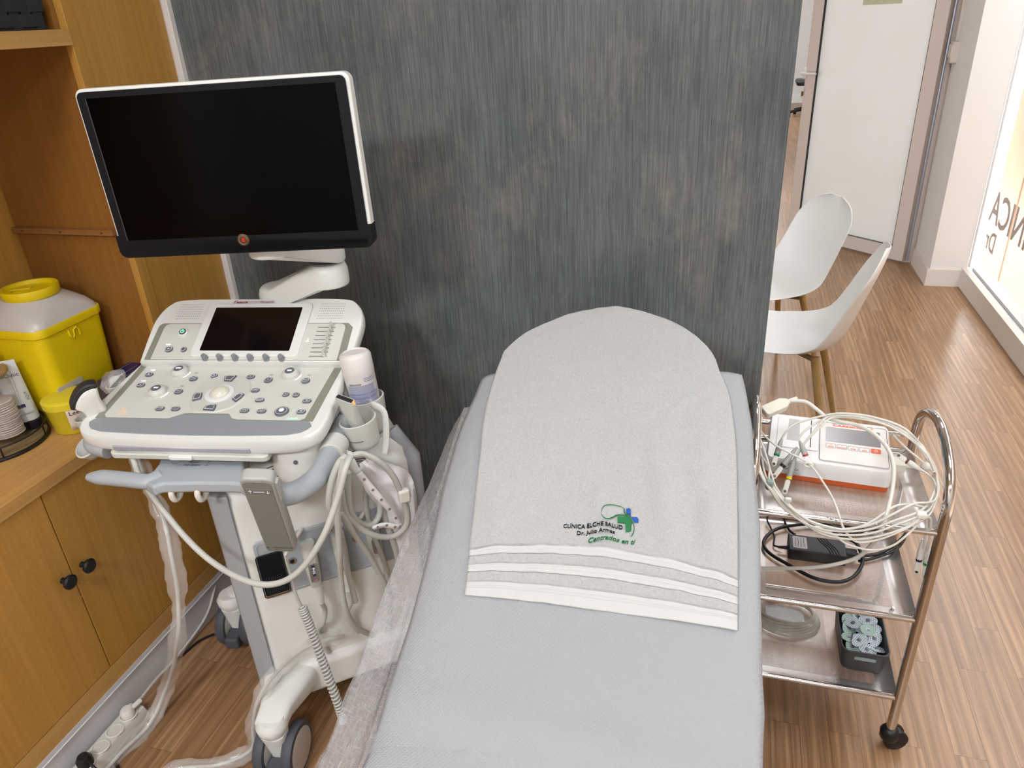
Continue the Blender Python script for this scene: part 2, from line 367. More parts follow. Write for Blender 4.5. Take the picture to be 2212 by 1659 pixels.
g = G(); zf = .0225*sgn
g.box((hl.x, hl.y, zf*1.2), (.03, .07, .012), T); g.cyl(T @ V((hl.x, hl.y, zf)), T @ V((hl.x, hl.y, zf*3)), .009); g.cyl(T @ V((hl.x, hl.y, zf*3)), T @ V((hl.x-.12, hl.y, zf*3)), .009)
note(g.build('handle', mm('handle_white', 'd5cfca', .3), dr, bevel=.002), 'white lever handle')
g = G().prism(rrect(.034, .085, .015), 0, .008, T @ M.Translation((hl.x+.002, hl.y-.13, zf))); g.build('lock_plate', mm('lock_white', 'cfc6bf', .3), dr)
g = G().prism(rrect(.012, .032, .006), .006*sgn, .011*sgn, T @ M.Translation((hl.x+.002, hl.y-.13, zf))); g.build('keyhole', mm('brass', '8a7750', .3, metal=1), dr)
sg = T.inverted() @ PP((1907, 5), hd, T.to_3x3() @ V((0, 0, 1)))
g = G().prism(rrect(.26, .13, .004), 0, .002*sgn, T @ M.Translation((sg.x, sg.y+.055, .005*sgn))); note(g.build('notice', mm('notice_film', 'b6b69a', .4, var=.06), dr), 'pale green printed film at the top of the glass')
# door jamb and closer post
g = G().bx((1.075, 5.09, 0), (1.14, 5.16, 2.2)); struct(g.build('door_jamb', doorw))
g = G().cyl(hd+V((.012, -.02, .03)), hd+V((.012, -.02, 2.1)), .007, n=12); o = g.build('door_hinge_tube', mm('steel_blue', '9aa0ad', .3, metal=.6)); struct(o)
p = PX((2062, 112), 1.125)
g = G().box((1.118, p.y, p.z), (.035, .10, .11)).box((1.102, p.y-.012, p.z+.005), (.012, .075, .07)); tag(g.build('switch_box', mm('switch_white', 'cdc2b8', .4), bevel=.004), 'small white surface-mounted switch box on the pillar beside the glass door', 'switch')
g = G().box((1.125, p.y, p.z+.055+.5), (.016, .022, 1.0)); tag(g.build('cable_trunking', mm('trunk_white', 'c8beb4', .5), bevel=.002), 'thin white cable trunking running up from the switch box', 'cable trunking')
# foot of an office chair in the far room
t = thing('office_chair', (.75, 11.9, 0), 'black office chair whose castor foot shows through the gap beside the glass door', 'chair')
c0 = V((.965, 12.25, 0))
for k in range(5):
    a = R(200+72*k); e = c0+V((math.cos(a), math.sin(a), 0))*.3
    g = G().tube([c0+V((0, 0, .12)), e+V((0, 0, .07))], [.03, .018], 8); g.build('base_arm', black, t)
    g = G().cyl(e+V((-.02, 0, .028)), e+V((.02, 0, .028)), .028); g.build('castor', black, t)
g = G().cyl(c0+V((0, 0, .08)), c0+V((0, 0, .44)), .025); g.build('gas_column', black, t)
g = G().box((c0.x, c0.y, .47), (.46, .46, .07)); g.build('seat', black, t, bevel=.03)
g = G().box((c0.x+.22, c0.y, .78), (.06, .42, .5)); g.build('backrest', black, t, bevel=.025)
# ================================================================ fitted cabinet on the left
XF, XB, YE = -1.39, -1.735, 1.414
dark_gap = mm('gap_dark', '3a2610', .9)
t = thing('base_cabinet', (XF-.17, .4, 0), 'beech veneer base cabinet with black round knobs under the worktop', 'cabinet')
g = G().bx((XB, -1.2, .113), (XF-.018, YW-.020, .68)); g.build('carcass', dark_gap, t)
g = G().bx((XF-.018, -1.2, .113), (XF-.0005, YW-.020, .163)); g.build('bottom_rail', cab_h, t, bevel=.0004)
g = G().bx((XF-.018, 1.448, .1635), (XF, YW-.020, .679)); g.build('end_stile', cab_w, t, bevel=.0004)
yy = [(-.01, .4795), (.4815, .969), (.972, 1.446)]
for k, (a, b) in enumerate(yy):
    g = G().bx((XF-.018, a, .166), (XF, b, .678)); d = g.build('door', cab_w, t, bevel=.0005)
    ky = {0: .45, 1: .953-.01, 2: .999}[k] if k else .45
    kk = V((XF, ky, .464))
    Tk = M.Translation(kk) @ M.Rotation(R(90), 4, 'Y')
    g = G().lathe([(.007, 0), (.006, .010), (.009, .014), (.0165, .019), (.0175, .024), (.014, .028), (.004, .0285)], Tk, 28); note(g.build('knob', black, d), 'round black knob')
for k in (0, 1, 2):
    pass
for (dy, dz) in ((.008, -.030), (.022, -.044), (-.018, -.045), (-.006, -.062), (.040, -.022)):
    g = G().lathe([(.0022, 0), (.0012, .0006)], M.Translation((XF+.0001, .975+dy, .455+dz)) @ M.Rotation(R(90), 4, 'Y'), 8)
    g.build('screw_hole_mark', mm('hole_mark', 'c09a66', .4), t)
g = G().bx((XB, -1.2, .68), (XF+.006, YW-.020, .712)); tag(g.build('worktop', cab_h, bevel=.002), 'beech veneer worktop running along the left wall, holding the sharps bin', 'worktop')
# white skirting under the cabinet
g = G().bx((XF-.012, -1.2, 0), (XF, YW-.020, .095)).prism([(0, .095), (.0, .113), (-.012, .113), (-.012, .095)], -1.2, YW-.020, M(((1, 0, 0, XF), (0, 0, 1, 0), (0, 1, 0, 0), (0, 0, 0, 1))))
g.tube([(XF+.003, -1.2, .100), (XF+.003, YW-.020, .100)], .0022, 8)
struct(g.build('baseboard_left', mm('skirting_white', 'c9c7c8', .5, var=.02), bevel=.001))
# tall unit: end panel, stile, back, shelf
t = thing('alcove_shelf_unit', (XB+.1, 1.45, .712), 'tall beech alcove unit with open shelf above the worktop', 'shelf unit')
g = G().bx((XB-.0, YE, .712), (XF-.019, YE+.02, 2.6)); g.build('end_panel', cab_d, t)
g = G().bx((XF-.019, YE-.002, .7125), (XF, YE+.030, 2.6)); g.build('face_edge', cab_w, t, bevel=.001)
g = G().bx((XF-.019, YE+.0315, .7125), (XF-.001, YW-.020, 2.6)); g.build('side_stile', cab_w, t, bevel=.001)
g = G().bx((XB-.006, -1.2, .712), (XB, YE, 2.6)); g.build('back_panel', cab_w, t)
g = G().bx((XB, -.6, 1.544), (XF+.002, YE-.0005, 1.576)); g.build('shelf', cab_h, t, bevel=.001)
g = G().bx((XB+.003, YE-.014, 1.129), (XF-.034, YE, 1.143)); b = g.build('shelf_batten', wood('batten', '8a5a30', '8f6034', '99683a', 'X'), t, bevel=.001)
for x in (-1.70, -1.58, -1.455): G().cyl((x, YE-.0155, 1.136), (x, YE-.013, 1.136), .003, n=10).build('screw', mm('screw_brass', '7a5a35', .4, metal=.6), b)
# basket on the shelf
bm_ = mm('woven_felt', '23252a', .9, var=.25, vs=60, bump=.6, bs=500)
t = thing('storage_basket', (-1.56, 1.15, 1.577), 'dark grey woven felt basket on the shelf at the top left', 'basket')
x0, x1, y0, y1, z0, z1 = -1.71, -1.425, .86, 1.395, 1.577, 1.80
g = G().bx((x0, y0, z0), (x1, y1, z0+.01)).bx((x0, y0, z0), (x0+.01, y1, z1)).bx((x1-.01, y0, z0), (x1-.004, y1, z1)).bx((x0, y0, z0), (x1, y0+.01, z1)).bx((x0, y1-.01, z0), (x1, y1-.004, z1)); g.build('body', bm_, t)
g = G(); sw = .028
ny = int((y1-y0)/sw); nz = int((z1-z0)/sw)
for i in range(ny):
    for j in range(nz):
        o_ = .0035 if (i+j) % 2 else .0005; ya = y0+i*sw; za = z0+.003+j*sw; 
        if (i+j) % 2: g.bx((x1-.006, ya-.004, za+.002), (x1+o_, ya+sw+.004, za+sw-.002))
        else: g.bx((x1-.006, ya+.002, za-.003), (x1+o_+.001, ya+sw-.002, za+sw+.003))
for i in range(int((x1-x0)/sw)):
    for j in range(nz):
        o_ = .0035 if (i+j) % 2 else .0005; xa = x0+i*sw; za = z0+.003+j*sw
        g.bx((xa, y1-.006, za+.002), (xa+sw, y1+o_, za+sw-.002))
g.build('woven_strap', bm_, t, bevel=.0015)
# ================================================================ treatment couch
TH = R(3); SD = V((-math.sin(TH), math.cos(TH), 0)); WD = V((math.cos(TH), math.sin(TH), 0)); BC = -.14
ZP = [(-1.2, .575), (.3, .575), (.5, .588), (.61, .606), (.75, .645), (.88, .692), (1.0, .752), (1.14, .822), (1.27, .868), (1.40, .905), (1.5, .933), (1.60, .958), (1.7, .97)]
def zp(s):
    for (a, za), (b, zb), in zip(ZP, ZP[1:]):
        if s <= b: 
            k = max(0, (s-a)/(b-a)); return za+(zb-za)*k
    return ZP[-1][1]
_zs = [sum(zp(-1.2+i*.01+d*.02) for d in range(-3, 4))/7 for i in range(300)]
def zs(s): 
    k = min(max((s+1.2)/.01, 0), 298); i = int(k); return _zs[i]+(_zs[i+1]-_zs[i])*(k-i)
def BP(s, t, z): q = SD*s + WD*(BC+t); return V((q.x, q.y, z))
def crown(t, hw=.285): k = min(abs(t)/hw, 1.08); return -.022*k**6
def bed_hit(p, off=0):
    d = ray(*p); lo, hi = .2, 3.5
    def f(k):
        q = CAM + d*k; s = q.dot(SD); t = q.dot(WD)-BC; return q.z-(zs(s)+off)
    k = .3
    while k < 3 and f(k) > 0: k += .01
    lo, hi = k-.01, k
    for _ in range(20):
        m_ = (lo+hi)/2
        if f(m_) > 0: lo = m_
        else: hi = m_
    q = CAM+d*hi; return q.dot(SD), q.dot(WD)-BC
S0, S1E = 1.22, 1.555
def hwid(s): 
    return (.285 if s < 1.1 else .285-.2*(s-1.1)) if s < S0 else .243*math.sqrt(max(0, 1-((s-S0)/(S1E-S0))**2))
t = thing('treatment_couch', (BP(0, 0, 0).x, BP(0, 0, 0).y, 0), 'treatment couch with navy padding and raised back section under paper', 'couch')
def pad(sa, sb, name, th=.075, n=40):
    g = G(); rings = []
    for i in range(n+1):
        k = i/n; s = sa+(sb-sa)*k; h = max(hwid(s), .012) - .012; z = zs(s)-.008
        ring = []
        for j in range(25):
            a = math.pi*j/24; tt = -math.cos(a)*h; ring.append(BP(s, tt, z+crown(tt)*(.285/max(.285, .01))))
        ring += [BP(s, h+.006, z-.03), BP(s, h+.002, z-th), BP(s, -h-.002, z-th), BP(s, -h-.006, z-.03)]
        rings.append(ring)
    g.loft(rings); return g.build(name, navy, t)
pad(-.95, .47, 'seat_pad'); pad(.49, 1.58, 'back_pad', n=90)
fm = mm('frame_grey', 'b4b6b8', .4, metal=.5)
def fz(s): return zs(s)-.11
g = G()
for tt in (-.2, .2): g.tube([BP(s, tt, fz(s)) for s in (-.93, .3, .47)], .018, 8); g.tube([BP(s, tt, fz(s)) for s in (.5, .8, 1.0, 1.2, 1.45)], .018, 8)
g.box((BP(-.25, 0, 0).x, BP(-.25, 0, 0).y, .44), (.36, 1.2, .03), None); g.build('support_frame', fm, t)
for s_ in (-.7, .1): G().box((BP(s_, 0, 0).x, BP(s_, 0, 0).y, .25), (.06, .12, .36)).build('lifting_column', fm, t, bevel=.006)
g = G()
for s_ in (-.8, .25): g.box((BP(s_, 0, 0).x, BP(s_, 0, 0).y, .045), (.46, .06, .05))
g.box((BP(-.27, 0, 0).x, BP(-.27, 0, 0).y, .05), (.06, 1.05, .05)); g.build('base', fm, t, bevel=.006)
for s_ in (-.8, .25):
    for tt in (-.2, .2):
        q = BP(s_, tt, 0); g = G().cyl(q+V((0, 0, 0)), q+V((0, 0, .022)), .022); g.build('foot', rubber, t)
def resamp(pl, n):
    pl = [V(p) for p in pl]; L_ = [0]
    for a, b in zip(pl, pl[1:]): L_.append(L_[-1]+(b-a).length)
    out = []
    for i in range(n+1):
        d = L_[-1]*i/n; k = 0
        while k < len(pl)-2 and L_[k+1] < d: k += 1
        f_ = (d-L_[k])/max(1e-9, L_[k+1]-L_[k]); out.append(pl[k].lerp(pl[k+1], min(1, max(0, f_))))
    return out
def nz(p, sc, seed=0): return NZ.noise(V((p[0]*sc+seed, p[1]*sc, (p[2] if len(p) > 2 else 0)*sc)))
# paper sheet
LPX = [(735, 1740), (770, 1659), (786, 1600), (815, 1530), (850, 1430), (880, 1330), (905, 1240), (940, 1100), (975, 950), (1010, 870), (1041, 803)]
RPX = [(1653, 1740), (1652, 1659), (1652, 1530), (1650, 1400), (1647, 1300), (1645, 1180), (1641, 1080), (1628, 950), (1600, 880), (1568, 830)]
LL = [bed_hit(p) for p in LPX]; RR = [bed_hit(p) for p in RPX]
RR[-2] = (1.28, .268); RR[-1] = (1.375, .255); LL[0] = (.15, -.30); RR[0] = (.15, .27)
LL = [(-.9, -.30), (-.4, -.30)]+LL; RR = [(-.9, .27), (-.4, .27)]+RR
Ls = spline([V((a, b, 0)) for a, b in LL], 6); Rs = spline([V((a, b, 0)) for a, b in RR], 6)
NU, NV = 60, 240
Lr, Rr_ = resamp(Ls, NV), resamp(Rs, NV)
def droop(t, s):   # how far cloth sinks beyond the pad edge
    return 0
def paper_z(s, t):
    z = zs(s)+crown(t)
    z += .0025*nz((s*.6, t), 9) + .0016*nz((s, t), 26, 5)
    z += .007*math.exp(-((s-.70+.12*t)/.03)**2)*(.4+.6*(t+.3)/.6) - .005*math.exp(-((s-.64+.10*t)/.03)**2)
    z += .006*math.exp(-((s-.545-.10*t)/.028)**2)
    k = abs(t)-.245
    if k > 0: z -= k*k*3.2
    return z+.003
def pf(u, v):
    i = min(int(v*NV+.5), NV); a, b = Lr[i], Rr_[i]; q = a.lerp(b, u); w_ = .004*nz((q.x*1, 0), 11, 3)*(1 if u > .5 else -1)*abs(2*u-1)**8
    s_, t_ = q.x, q.y+w_
    return BP(s_, t_, paper_z(s_, t_))
g = G(); g.grid(pf, NU, NV); g.uvv = [(i/NU*.56, j/NV*2.3) for j in range(NV+1) for i in range(NU+1)]
def paper_mat():
    m = mat('couch_paper', '9ea0a3', .85, var=.01, spec=.2); nt = m.node_tree; L = nt.links.new; b = nt.nodes['Principled BSDF']
    uv = nd(nt, 'ShaderNodeUVMap'); mp = nd(nt, 'ShaderNodeMapping'); mp.inputs['Scale'].default_value = (190, 190, 1); mp.inputs['Rotation'].default_value = (0, 0, R(45)); L(uv.outputs[0], mp.inputs[0])
    v = nd(nt, 'ShaderNodeTexVoronoi', feature='F1'); v.inputs['Scale'].default_value = 1; v.inputs['Randomness'].default_value = .12; L(mp.outputs[0], v.inputs['Vector'])
    cr = nd(nt, 'ShaderNodeValToRGB'); cr.color_ramp.elements[0].position = .2; cr.color_ramp.elements[1].position = .42; L(v.outputs['Distance'], cr.inputs[0])
    bp = nd(nt, 'ShaderNodeBump', invert=True); bp.inputs['Strength'].default_value = .55; bp.inputs['Distance'].default_value = .0007; L(cr.outputs[0], bp.inputs['Height'])
    n = nd(nt, 'ShaderNodeTexNoise'); n.inputs['Scale'].default_value = .06; L(mp.outputs[0], n.inputs['Vector'])
    L(bp.outputs[0], b.inputs['Normal'])
    return m
tag(g.build('couch_paper', paper_mat(), solid=.0006, ang=80), 'white embossed paper roll sheet laid along the couch', 'paper sheet')
# non-woven under-sheet with both sides hanging
def bt_hit(p, t0):
    n = WD; c = BP(0, t0, 0); return PP(p, c, n)
hemL = [(650, 1740), (690, 1659), (735, 1530), (787, 1400), (817, 1320), (860, 1205), (902, 1116), (940, 1036), (966, 975), (985, 925), (1004, 884)]
hp_ = [bt_hit(p, -.335) for p in hemL]
hs = [V((q.dot(SD), q.z, 0)) for q in hp_]
hs = [V((-.9, .40, 0)), V((-.2, .40, 0))]+[h for h in hs]+[V((1.36, .80, 0))]
hs.sort(key=lambda h: h.x)
HS = spline(hs, 6)
def hemz(s):
    for a, b in zip(HS, HS[1:]):
        if a.x <= s <= b.x: return a.y+(b.y-a.y)*(s-a.x)/max(1e-6, b.x-a.x)
    return HS[-1].y if s > HS[-1].x else HS[0].y
def nf(u, v):
    s_ = -.9+2.165*v; z0 = zs(s_)
    if u < .3:
        k = (.3-u)/.3; zb = hemz(s_); t_ = -.288-.047*min(1, k*1.3)-.006*nz((s_, k*.3), 14)*k; z = (z0-.02)+(zb-z0+.02)*k
        return BP(s_, t_, z)
    if u > .8:
        k = (u-.8)/.2; t_ = .262+.012*k+.004*nz((s_, 1), 12)*k; z = z0-.022-.17*k
        return BP(s_, t_-(.012 if s_ > 1.1 else 0), z)
    k = (u-.3)/.5; t_ = -.288+.55*k; return BP(s_, t_, zs(s_)+crown(t_)-.004)
g = G(); g.grid(nf, 50, 150); g.uvv = [(i/50, j/150*2.3) for j in range(151) for i in range(51)]
def nonwoven():
    m = mat('nonwoven', 'abaaab', .9, var=.05, vs=30, spec=.2); nt = m.node_tree; L = nt.links.new; b = nt.nodes['Principled BSDF']
    tc = nd(nt, 'ShaderNodeTexCoord'); tot = None
    for k, (ro, sc) in enumerate((((0, .5, .3), (60, 900, 60)), ((.9, 0, .8), (60, 800, 90)), ((.3, 1.2, 1.9), (900, 50, 80)), ((1.3, .2, 2.5), (900, 80, 50)), ((.1, .2, 1.2), (700, 60, 60)))):
        mp = nd(nt, 'ShaderNodeMapping'); mp.inputs['Rotation'].default_value = ro; mp.inputs['Scale'].default_value = sc; L(tc.outputs['Object'], mp.inputs[0])
        n = nd(nt, 'ShaderNodeTexNoise'); n.inputs['Scale'].default_value = 1; n.inputs['Detail'].default_value = 3; n.inputs['Distortion'].default_value = .8; L(mp.outputs[0], n.inputs['Vector'])
        if tot is None: tot = n.outputs['Fac']
        else:
            mx = nd(nt, 'ShaderNodeMath', operation='MAXIMUM'); L(tot, mx.inputs[0]); L(n.outputs['Fac'], mx.inputs[1]); tot = mx.outputs[0]
    cr = nd(nt, 'ShaderNodeValToRGB'); e = cr.color_ramp.elements; e[0].position = .55; e[0].color = (.42, .42, .42, 1); e[1].position = .80; e[1].color = (.98, .98, .98, 1)
    L(tot, cr.inputs[0]); L(cr.outputs[0], b.inputs['Alpha'])
    bp = nd(nt, 'ShaderNodeBump'); bp.inputs['Strength'].default_value = .4; bp.inputs['Distance'].default_value = .0008; L(tot, bp.inputs['Height']); L(bp.outputs[0], b.inputs['Normal'])
    return m
tag(g.build('disposable_sheet', nonwoven(), ang=80), 'thin grey fibrous non-woven sheet hanging over the sides of the couch', 'disposable sheet')
# ---------------------------------------------------------------- towel
TL = [(1003, 1281), (1008, 1240), (1016, 1160), (1027, 1060), (1036, 980), (1043, 910), (1052, 860), (1068, 805), (1088, 752)]
TR = [(1594, 1354), (1595, 1250), (1594, 1130), (1592, 1010), (1588, 930), (1580, 870), (1572, 838), (1556, 800), (1546, 772)]
ARC = [(1088, 752), (1120, 726), (1160, 703), (1225, 677), (1290, 664), (1335, 661), (1400, 673), (1450, 692), (1500, 722), (1530, 748), (1546, 772)]
TO = .010
tl = [bed_hit(p, TO) for p in TL]; tr_ = [bed_hit(p, TO) for p in TR]; ac = [bed_hit(p, TO) for p in ARC]
hem = [(1003, 1281), (1150, 1296), (1300, 1316), (1450, 1336), (1594, 1354)]; hm = [bed_hit(p, TO) for p in hem]
q3 = lambda L_: [V((a, b, 0)) for a, b in L_]
NU, NV = 110, 330
el, er, ea, eh = (resamp(spline(q3(x), 8), n) for x, n in ((tl, NV), (tr_, NV), (ac, NU), (hm, NU)))
def tst(u, v):   # Coons patch in couch coordinates
    i, j = u*NU, v*NV; i0, j0 = min(int(i), NU-1), min(int(j), NV-1); fi, fj = i-i0, j-j0
    l = el[j0].lerp(el[j0+1], fj); r = er[j0].lerp(er[j0+1], fj); b = eh[i0].lerp(eh[i0+1], fi); a = ea[i0].lerp(ea[i0+1], fi)
    return l*(1-u)+r*u + b*(1-v)+a*v - (eh[0]*(1-u)*(1-v)+eh[-1]*u*(1-v)+ea[0]*(1-u)*v+ea[-1]*u*v)
TLEN = (tst(.5, 1)-tst(.5, 0)).length
terry = []
def band(d):   # returns (height offset, terry 0/1)
    for a, b in ((.015, .029), (.049, .064), (.082, .098)):
        if a <= d <= b: return (-.0012+.0011*math.sin((d-a)/(b-a)*3*2*math.pi), 0)
    return (-.0005, 0) if d < .015 else (0, 1)
def tz(s_, t_, u, v):
    d = v*TLEN; bo, te = band(d); ff = min(1, max(.15, (d-.06)/.12))
    z = zs(s_)+TO*.8+crown(t_)*.6
    z += ff*.013*math.exp(-((t_-.115+.18*(s_-1.1))/.022)**2)*max(0, 1-abs(s_-1.0)/.22)
    z += ff*.011*math.exp(-((t_-.19+.15*(s_-1.1))/.02)**2)*max(0, 1-abs(s_-1.0)/.25)
    z += ff*.010*math.exp(-((t_+.155+.25*(s_-.95))/.022)**2)*max(0, 1-abs(s_-.95)/.15)
    z += ff*.009*math.exp(-((t_-.03+.3*(s_-.98))/.02)**2)*max(0, 1-abs(s_-.98)/.13)
    z += ff*.0032*nz((s_, t_), 10, 1)*(1 if d > .1 else .6) + .0012*nz((s_, t_), 45, 8)
    return z+bo
def tf(u, v):
    q = tst(u, v); terry.append(band(v*TLEN)[1]); e_ = 0
    return BP(q.x, q.y, tz(q.x, q.y, u, v))
g = G(); g.grid(tf, NU, NV)
# the part that falls behind the head end
nb = 14
def bf(u, v):
    q = tst(u, 1); z = tz(q.x, q.y, u, 1); out = V((q.x-1.30, q.y, 0)).normalized()*.012*math.sin(min(1, v*3)*math.pi/2)
    terry.append(1); return BP(q.x+out.x, q.y+out.y, z-.15*v-.01*min(1, v*4))
g.grid(bf, NU, nb); 
g.uvv = [(i/NU, j/NV) for j in range(NV+1) for i in range(NU+1)]+[(i/NU, 1+j/NV) for j in range(nb+1) for i in range(NU+1)]
g.attr = {'terry': terry}
def towel_mat():
    m = bpy.data.materials.new('terry_cotton'); m.use_nodes = True; nt = m.node_tree; b = nt.nodes['Principled BSDF']; L = nt.links.new
    b.inputs['Roughness'].default_value = .95; b.inputs['Specular IOR Level'].default_value = .1; b.inputs['Sheen Weight'].default_value = .3
    tc = nd(nt, 'ShaderNodeTexCoord'); at = nd(nt, 'ShaderNodeAttribute', attribute_name='terry')
    n1 = nd(nt, 'ShaderNodeTexNoise'); n1.inputs['Scale'].default_value = 330; n1.inputs['Detail'].default_value = 4; n1.inputs['Roughness'].default_value = .7; L(tc.outputs['Object'], n1.inputs['Vector'])
    n2 = nd(nt, 'ShaderNodeTexNoise'); n2.inputs['Scale'].default_value = 60; n2.inputs['Detail'].default_value = 5; L(tc.outputs['Object'], n2.inputs['Vector'])
    ad = nd(nt, 'ShaderNodeMath', operation='ADD'); L(n1.outputs['Fac'], ad.inputs[0]); L(n2.outputs['Fac'], ad.inputs[1])
    k = nd(nt, 'ShaderNodeMath', operation='MULTIPLY_ADD'); k.inputs[1].default_value = .85; k.inputs[2].default_value = .15; L(at.outputs['Fac'], k.inputs[0])
    h = nd(nt, 'ShaderNodeMath', operation='MULTIPLY'); L(ad.outputs[0], h.inputs[0]); L(k.outputs[0], h.inputs[1])
    bp = nd(nt, 'ShaderNodeBump'); bp.inputs['Strength'].default_value = 1; bp.inputs['Distance'].default_value = .0042; L(h.outputs[0], bp.inputs['Height']); L(bp.outputs[0], b.inputs['Normal'])
    cr = nd(nt, 'ShaderNodeValToRGB'); e = cr.color_ramp.elements; e[0].position = .3; e[0].color = lin('bcbdbc'); e[1].position = .7; e[1].color = lin('cfd0cf')
    L(n1.outputs['Fac'], cr.inputs[0])
    mx = nd(nt, 'ShaderNodeMix', data_type='RGBA'); mx.inputs[6].default_value = lin('c4c5c3'); L(at.outputs['Fac'], mx.inputs[0]); L(cr.outputs[0], mx.inputs[7]); L(mx.outputs[2], b.inputs['Base Color'])
    return m
tag(g.build('towel', towel_mat(), solid=.004, off=-1, ang=80), 'white terry towel with embroidered logo draped over the head end of the couch', 'towel')
towel = C.objects[-1] if C.objects[-1].name.startswith('towel') else bpy.data.objects['towel']
def on_towel(p, lift=.0018):
    s_, t_ = bed_hit(p, TO); 
    # nearest v for this s
    return BP(s_, t_, tz(s_, t_, .5, .5)+lift)
def c6(x, y): return (1200+x/11.06, 1070+y/11.06)
def emb(name, a, b, s, m, size_px, shear=0, bold=.0, sx=1.0):
    A, B = on_towel(a), on_towel(b); x = B-A; ln = x.length; up = on_towel((a[0], a[1]-20))-A; T = frame((A+B)/2, x, up)
    o = text('embroidery', s, 1.0, M(), m, None, .0002); wdt = o.dimensions.x; bpy.data.objects.remove(o)
    pxm = ln/ math.hypot(b[0]-a[0], b[1]-a[1]); size = size_px*pxm/.70
    k = ln/wdt
    def fn(p):
        q = T @ V((p.x, p.y, 0)); s_, t_ = q.dot(SD), q.dot(WD)-BC
        return BP(s_, t_, tz(s_, t_, .5, .5)+.0012+p.z)
    return text('embroidery', s, size, T, m, towel, .0008, shear=shear, bold=bold, sx=k/size, fn=fn)
thr_b = mm('black_thread', '17191c', .8, bump=.4, bs=900); thr_g = mm('green_thread', '1f6f3f', .7, bump=.4, bs=900, var=.12, vs=200); thr_u = mm('blue_thread', '2452a8', .7, bump=.4, bs=900, var=.12, vs=200)
emb('t', c6(190, 715), c6(1600, 785), 'CLÍNICA ELCHE SALUD', thr_b, 9.4)
emb('t', c6(510, 885), c6(1410, 930), 'Dr. Julio Armas', thr_b, 8.6)
emb('t', c6(765, 1090), c6(1870, 1120), 'Centrados en ti', thr_g, 10.5, shear=.35)
def stroke(pts, r0, r1, m, name='embroidery'):
    q = spline([on_towel(c6(*p), .0022) for p in pts], 5); n = len(q)
    G().tube(q, [r0+(r1-r0)*math.sin(math.pi*i/(n-1)) for i in range(n)], 6).build(name, m, towel)
stroke([(1860, 940), (1875, 800), (1835, 640), (1740, 530), (1580, 488), (1460, 505), (1370, 570), (1280, 625), (1190, 632), (1120, 580), (1083, 510)], .0003, .0013, thr_g)
stroke([(1083, 480), (1110, 380), (1180, 300), (1310, 265), (1450, 265), (1570, 295), (1650, 340)], .0003, .0008, thr_g)
stroke([(1650, 335), (1640, 400), (1670, 460), (1730, 490), (1790, 480)], .0006, .0012, thr_g)
stroke([(1860, 850), (1850, 930), (1800, 1010)], .0003, .0008, thr_g)
def patch(pts, m):
    q = [on_towel(c6(*p), .002) for p in pts]; n = len(q); up = (q[1]-q[0]).cross(q[2]-q[0]).normalized(); up = up if up.z > 0 else -up
    G().add([p-up*.0015 for p in q]+[p+up*.0006 for p in q], [tuple(range(n, 2*n))]+[(k, (k+1) % n, n+(k+1) % n, n+k) for k in range(n)]).build('embroidery', m, towel)
patch([(1485, 530), (1660, 530), (1720, 560), (1800, 640), (1800, 680), (1640, 680), (1485, 680)], thr_g)
patch([(1665, 530), (1720, 525), (1800, 590), (1840, 670), (1810, 690), (1800, 860), (1770, 885), (1680, 890), (1665, 700)], thr_g)
patch([(1690, 340), (1760, 320), (1795, 345), (1795, 460), (1730, 470), (1690, 420)], thr_u)
patch([(1810, 540), (1950, 540), (1985, 590), (1980, 660), (1890, 660), (1850, 600)], thr_u)
patch([(1760, 495), (1800, 490), (1800, 540), (1770, 515)], thr_u)
# ================================================================ ultrasound machine
us = thing('ultrasound_machine', (-.98, 1.25, 0), 'white ultrasound scanner with large black monitor and tilted control panel on castors', 'ultrasound machine')
PSI = R(8.8)
def pfr(c, phi):
    q = R(phi); return frame(c, (math.cos(PSI), math.sin(PSI), 0), (-math.sin(PSI)*math.cos(q), math.cos(PSI)*math.cos(q), math.sin(q)))
LT, UT = pfr((-1.035, 1.187, .856), 9.5), pfr((-1.042, 1.34, .934), 29)
def onp(T, p, off=0):   # local x,y of a photo point on plane T lifted by off
    n = T.to_3x3() @ V((0, 0, 1)); q = T.inverted() @ PP(p, T.translation+n*off, n); return (q.x, q.y)
lpx = lambda x, y, o=0: onp(LT, (x, y), o)
upx = lambda x, y, o=0: onp(UT, (x, y), o)
def plate(T, poly, z0, z1, name, m, parent, bevel=0, s1=1.0, seg=2): return G().prism(poly, z0, z1, T, s1).build(name, m, parent, bevel=bevel, seg=seg)
# ---- control panel housing: side profile lofted across
def outline_lower():   # from hinge round the front
    pts = [(-.250, .103)]
    for p in spline([V((-.250, .10, 0)), V((-.262, 0, 0)), V((-.268, -.09, 0)), V((-.258, -.135, 0)), V((-.215, -.160, 0)), V((-.10, -.168, 0)), V((0, -.170, 0)), V((.10, -.168, 0)), V((.215, -.160, 0)), V((.258, -.135, 0)), V((.268, -.09, 0)), V((.262, 0, 0)), V((.250, .10, 0))], 6): pts.append((p.x, p.y))
    return pts[1:]
def outline_upper():
    pts = spline([V((.250, -.0905, 0)), V((.256, -.02, 0)), V((.256, .035, 0)), V((.236, .078, 0)), V((.19, .0935, 0)), V((0, .0945, 0)), V((-.19, .0935, 0)), V((-.236, .078, 0)), V((-.256, .035, 0)), V((-.256, -.02, 0)), V((-.250, -.0905, 0))], 6)
    return [(p.x, p.y) for p in pts]
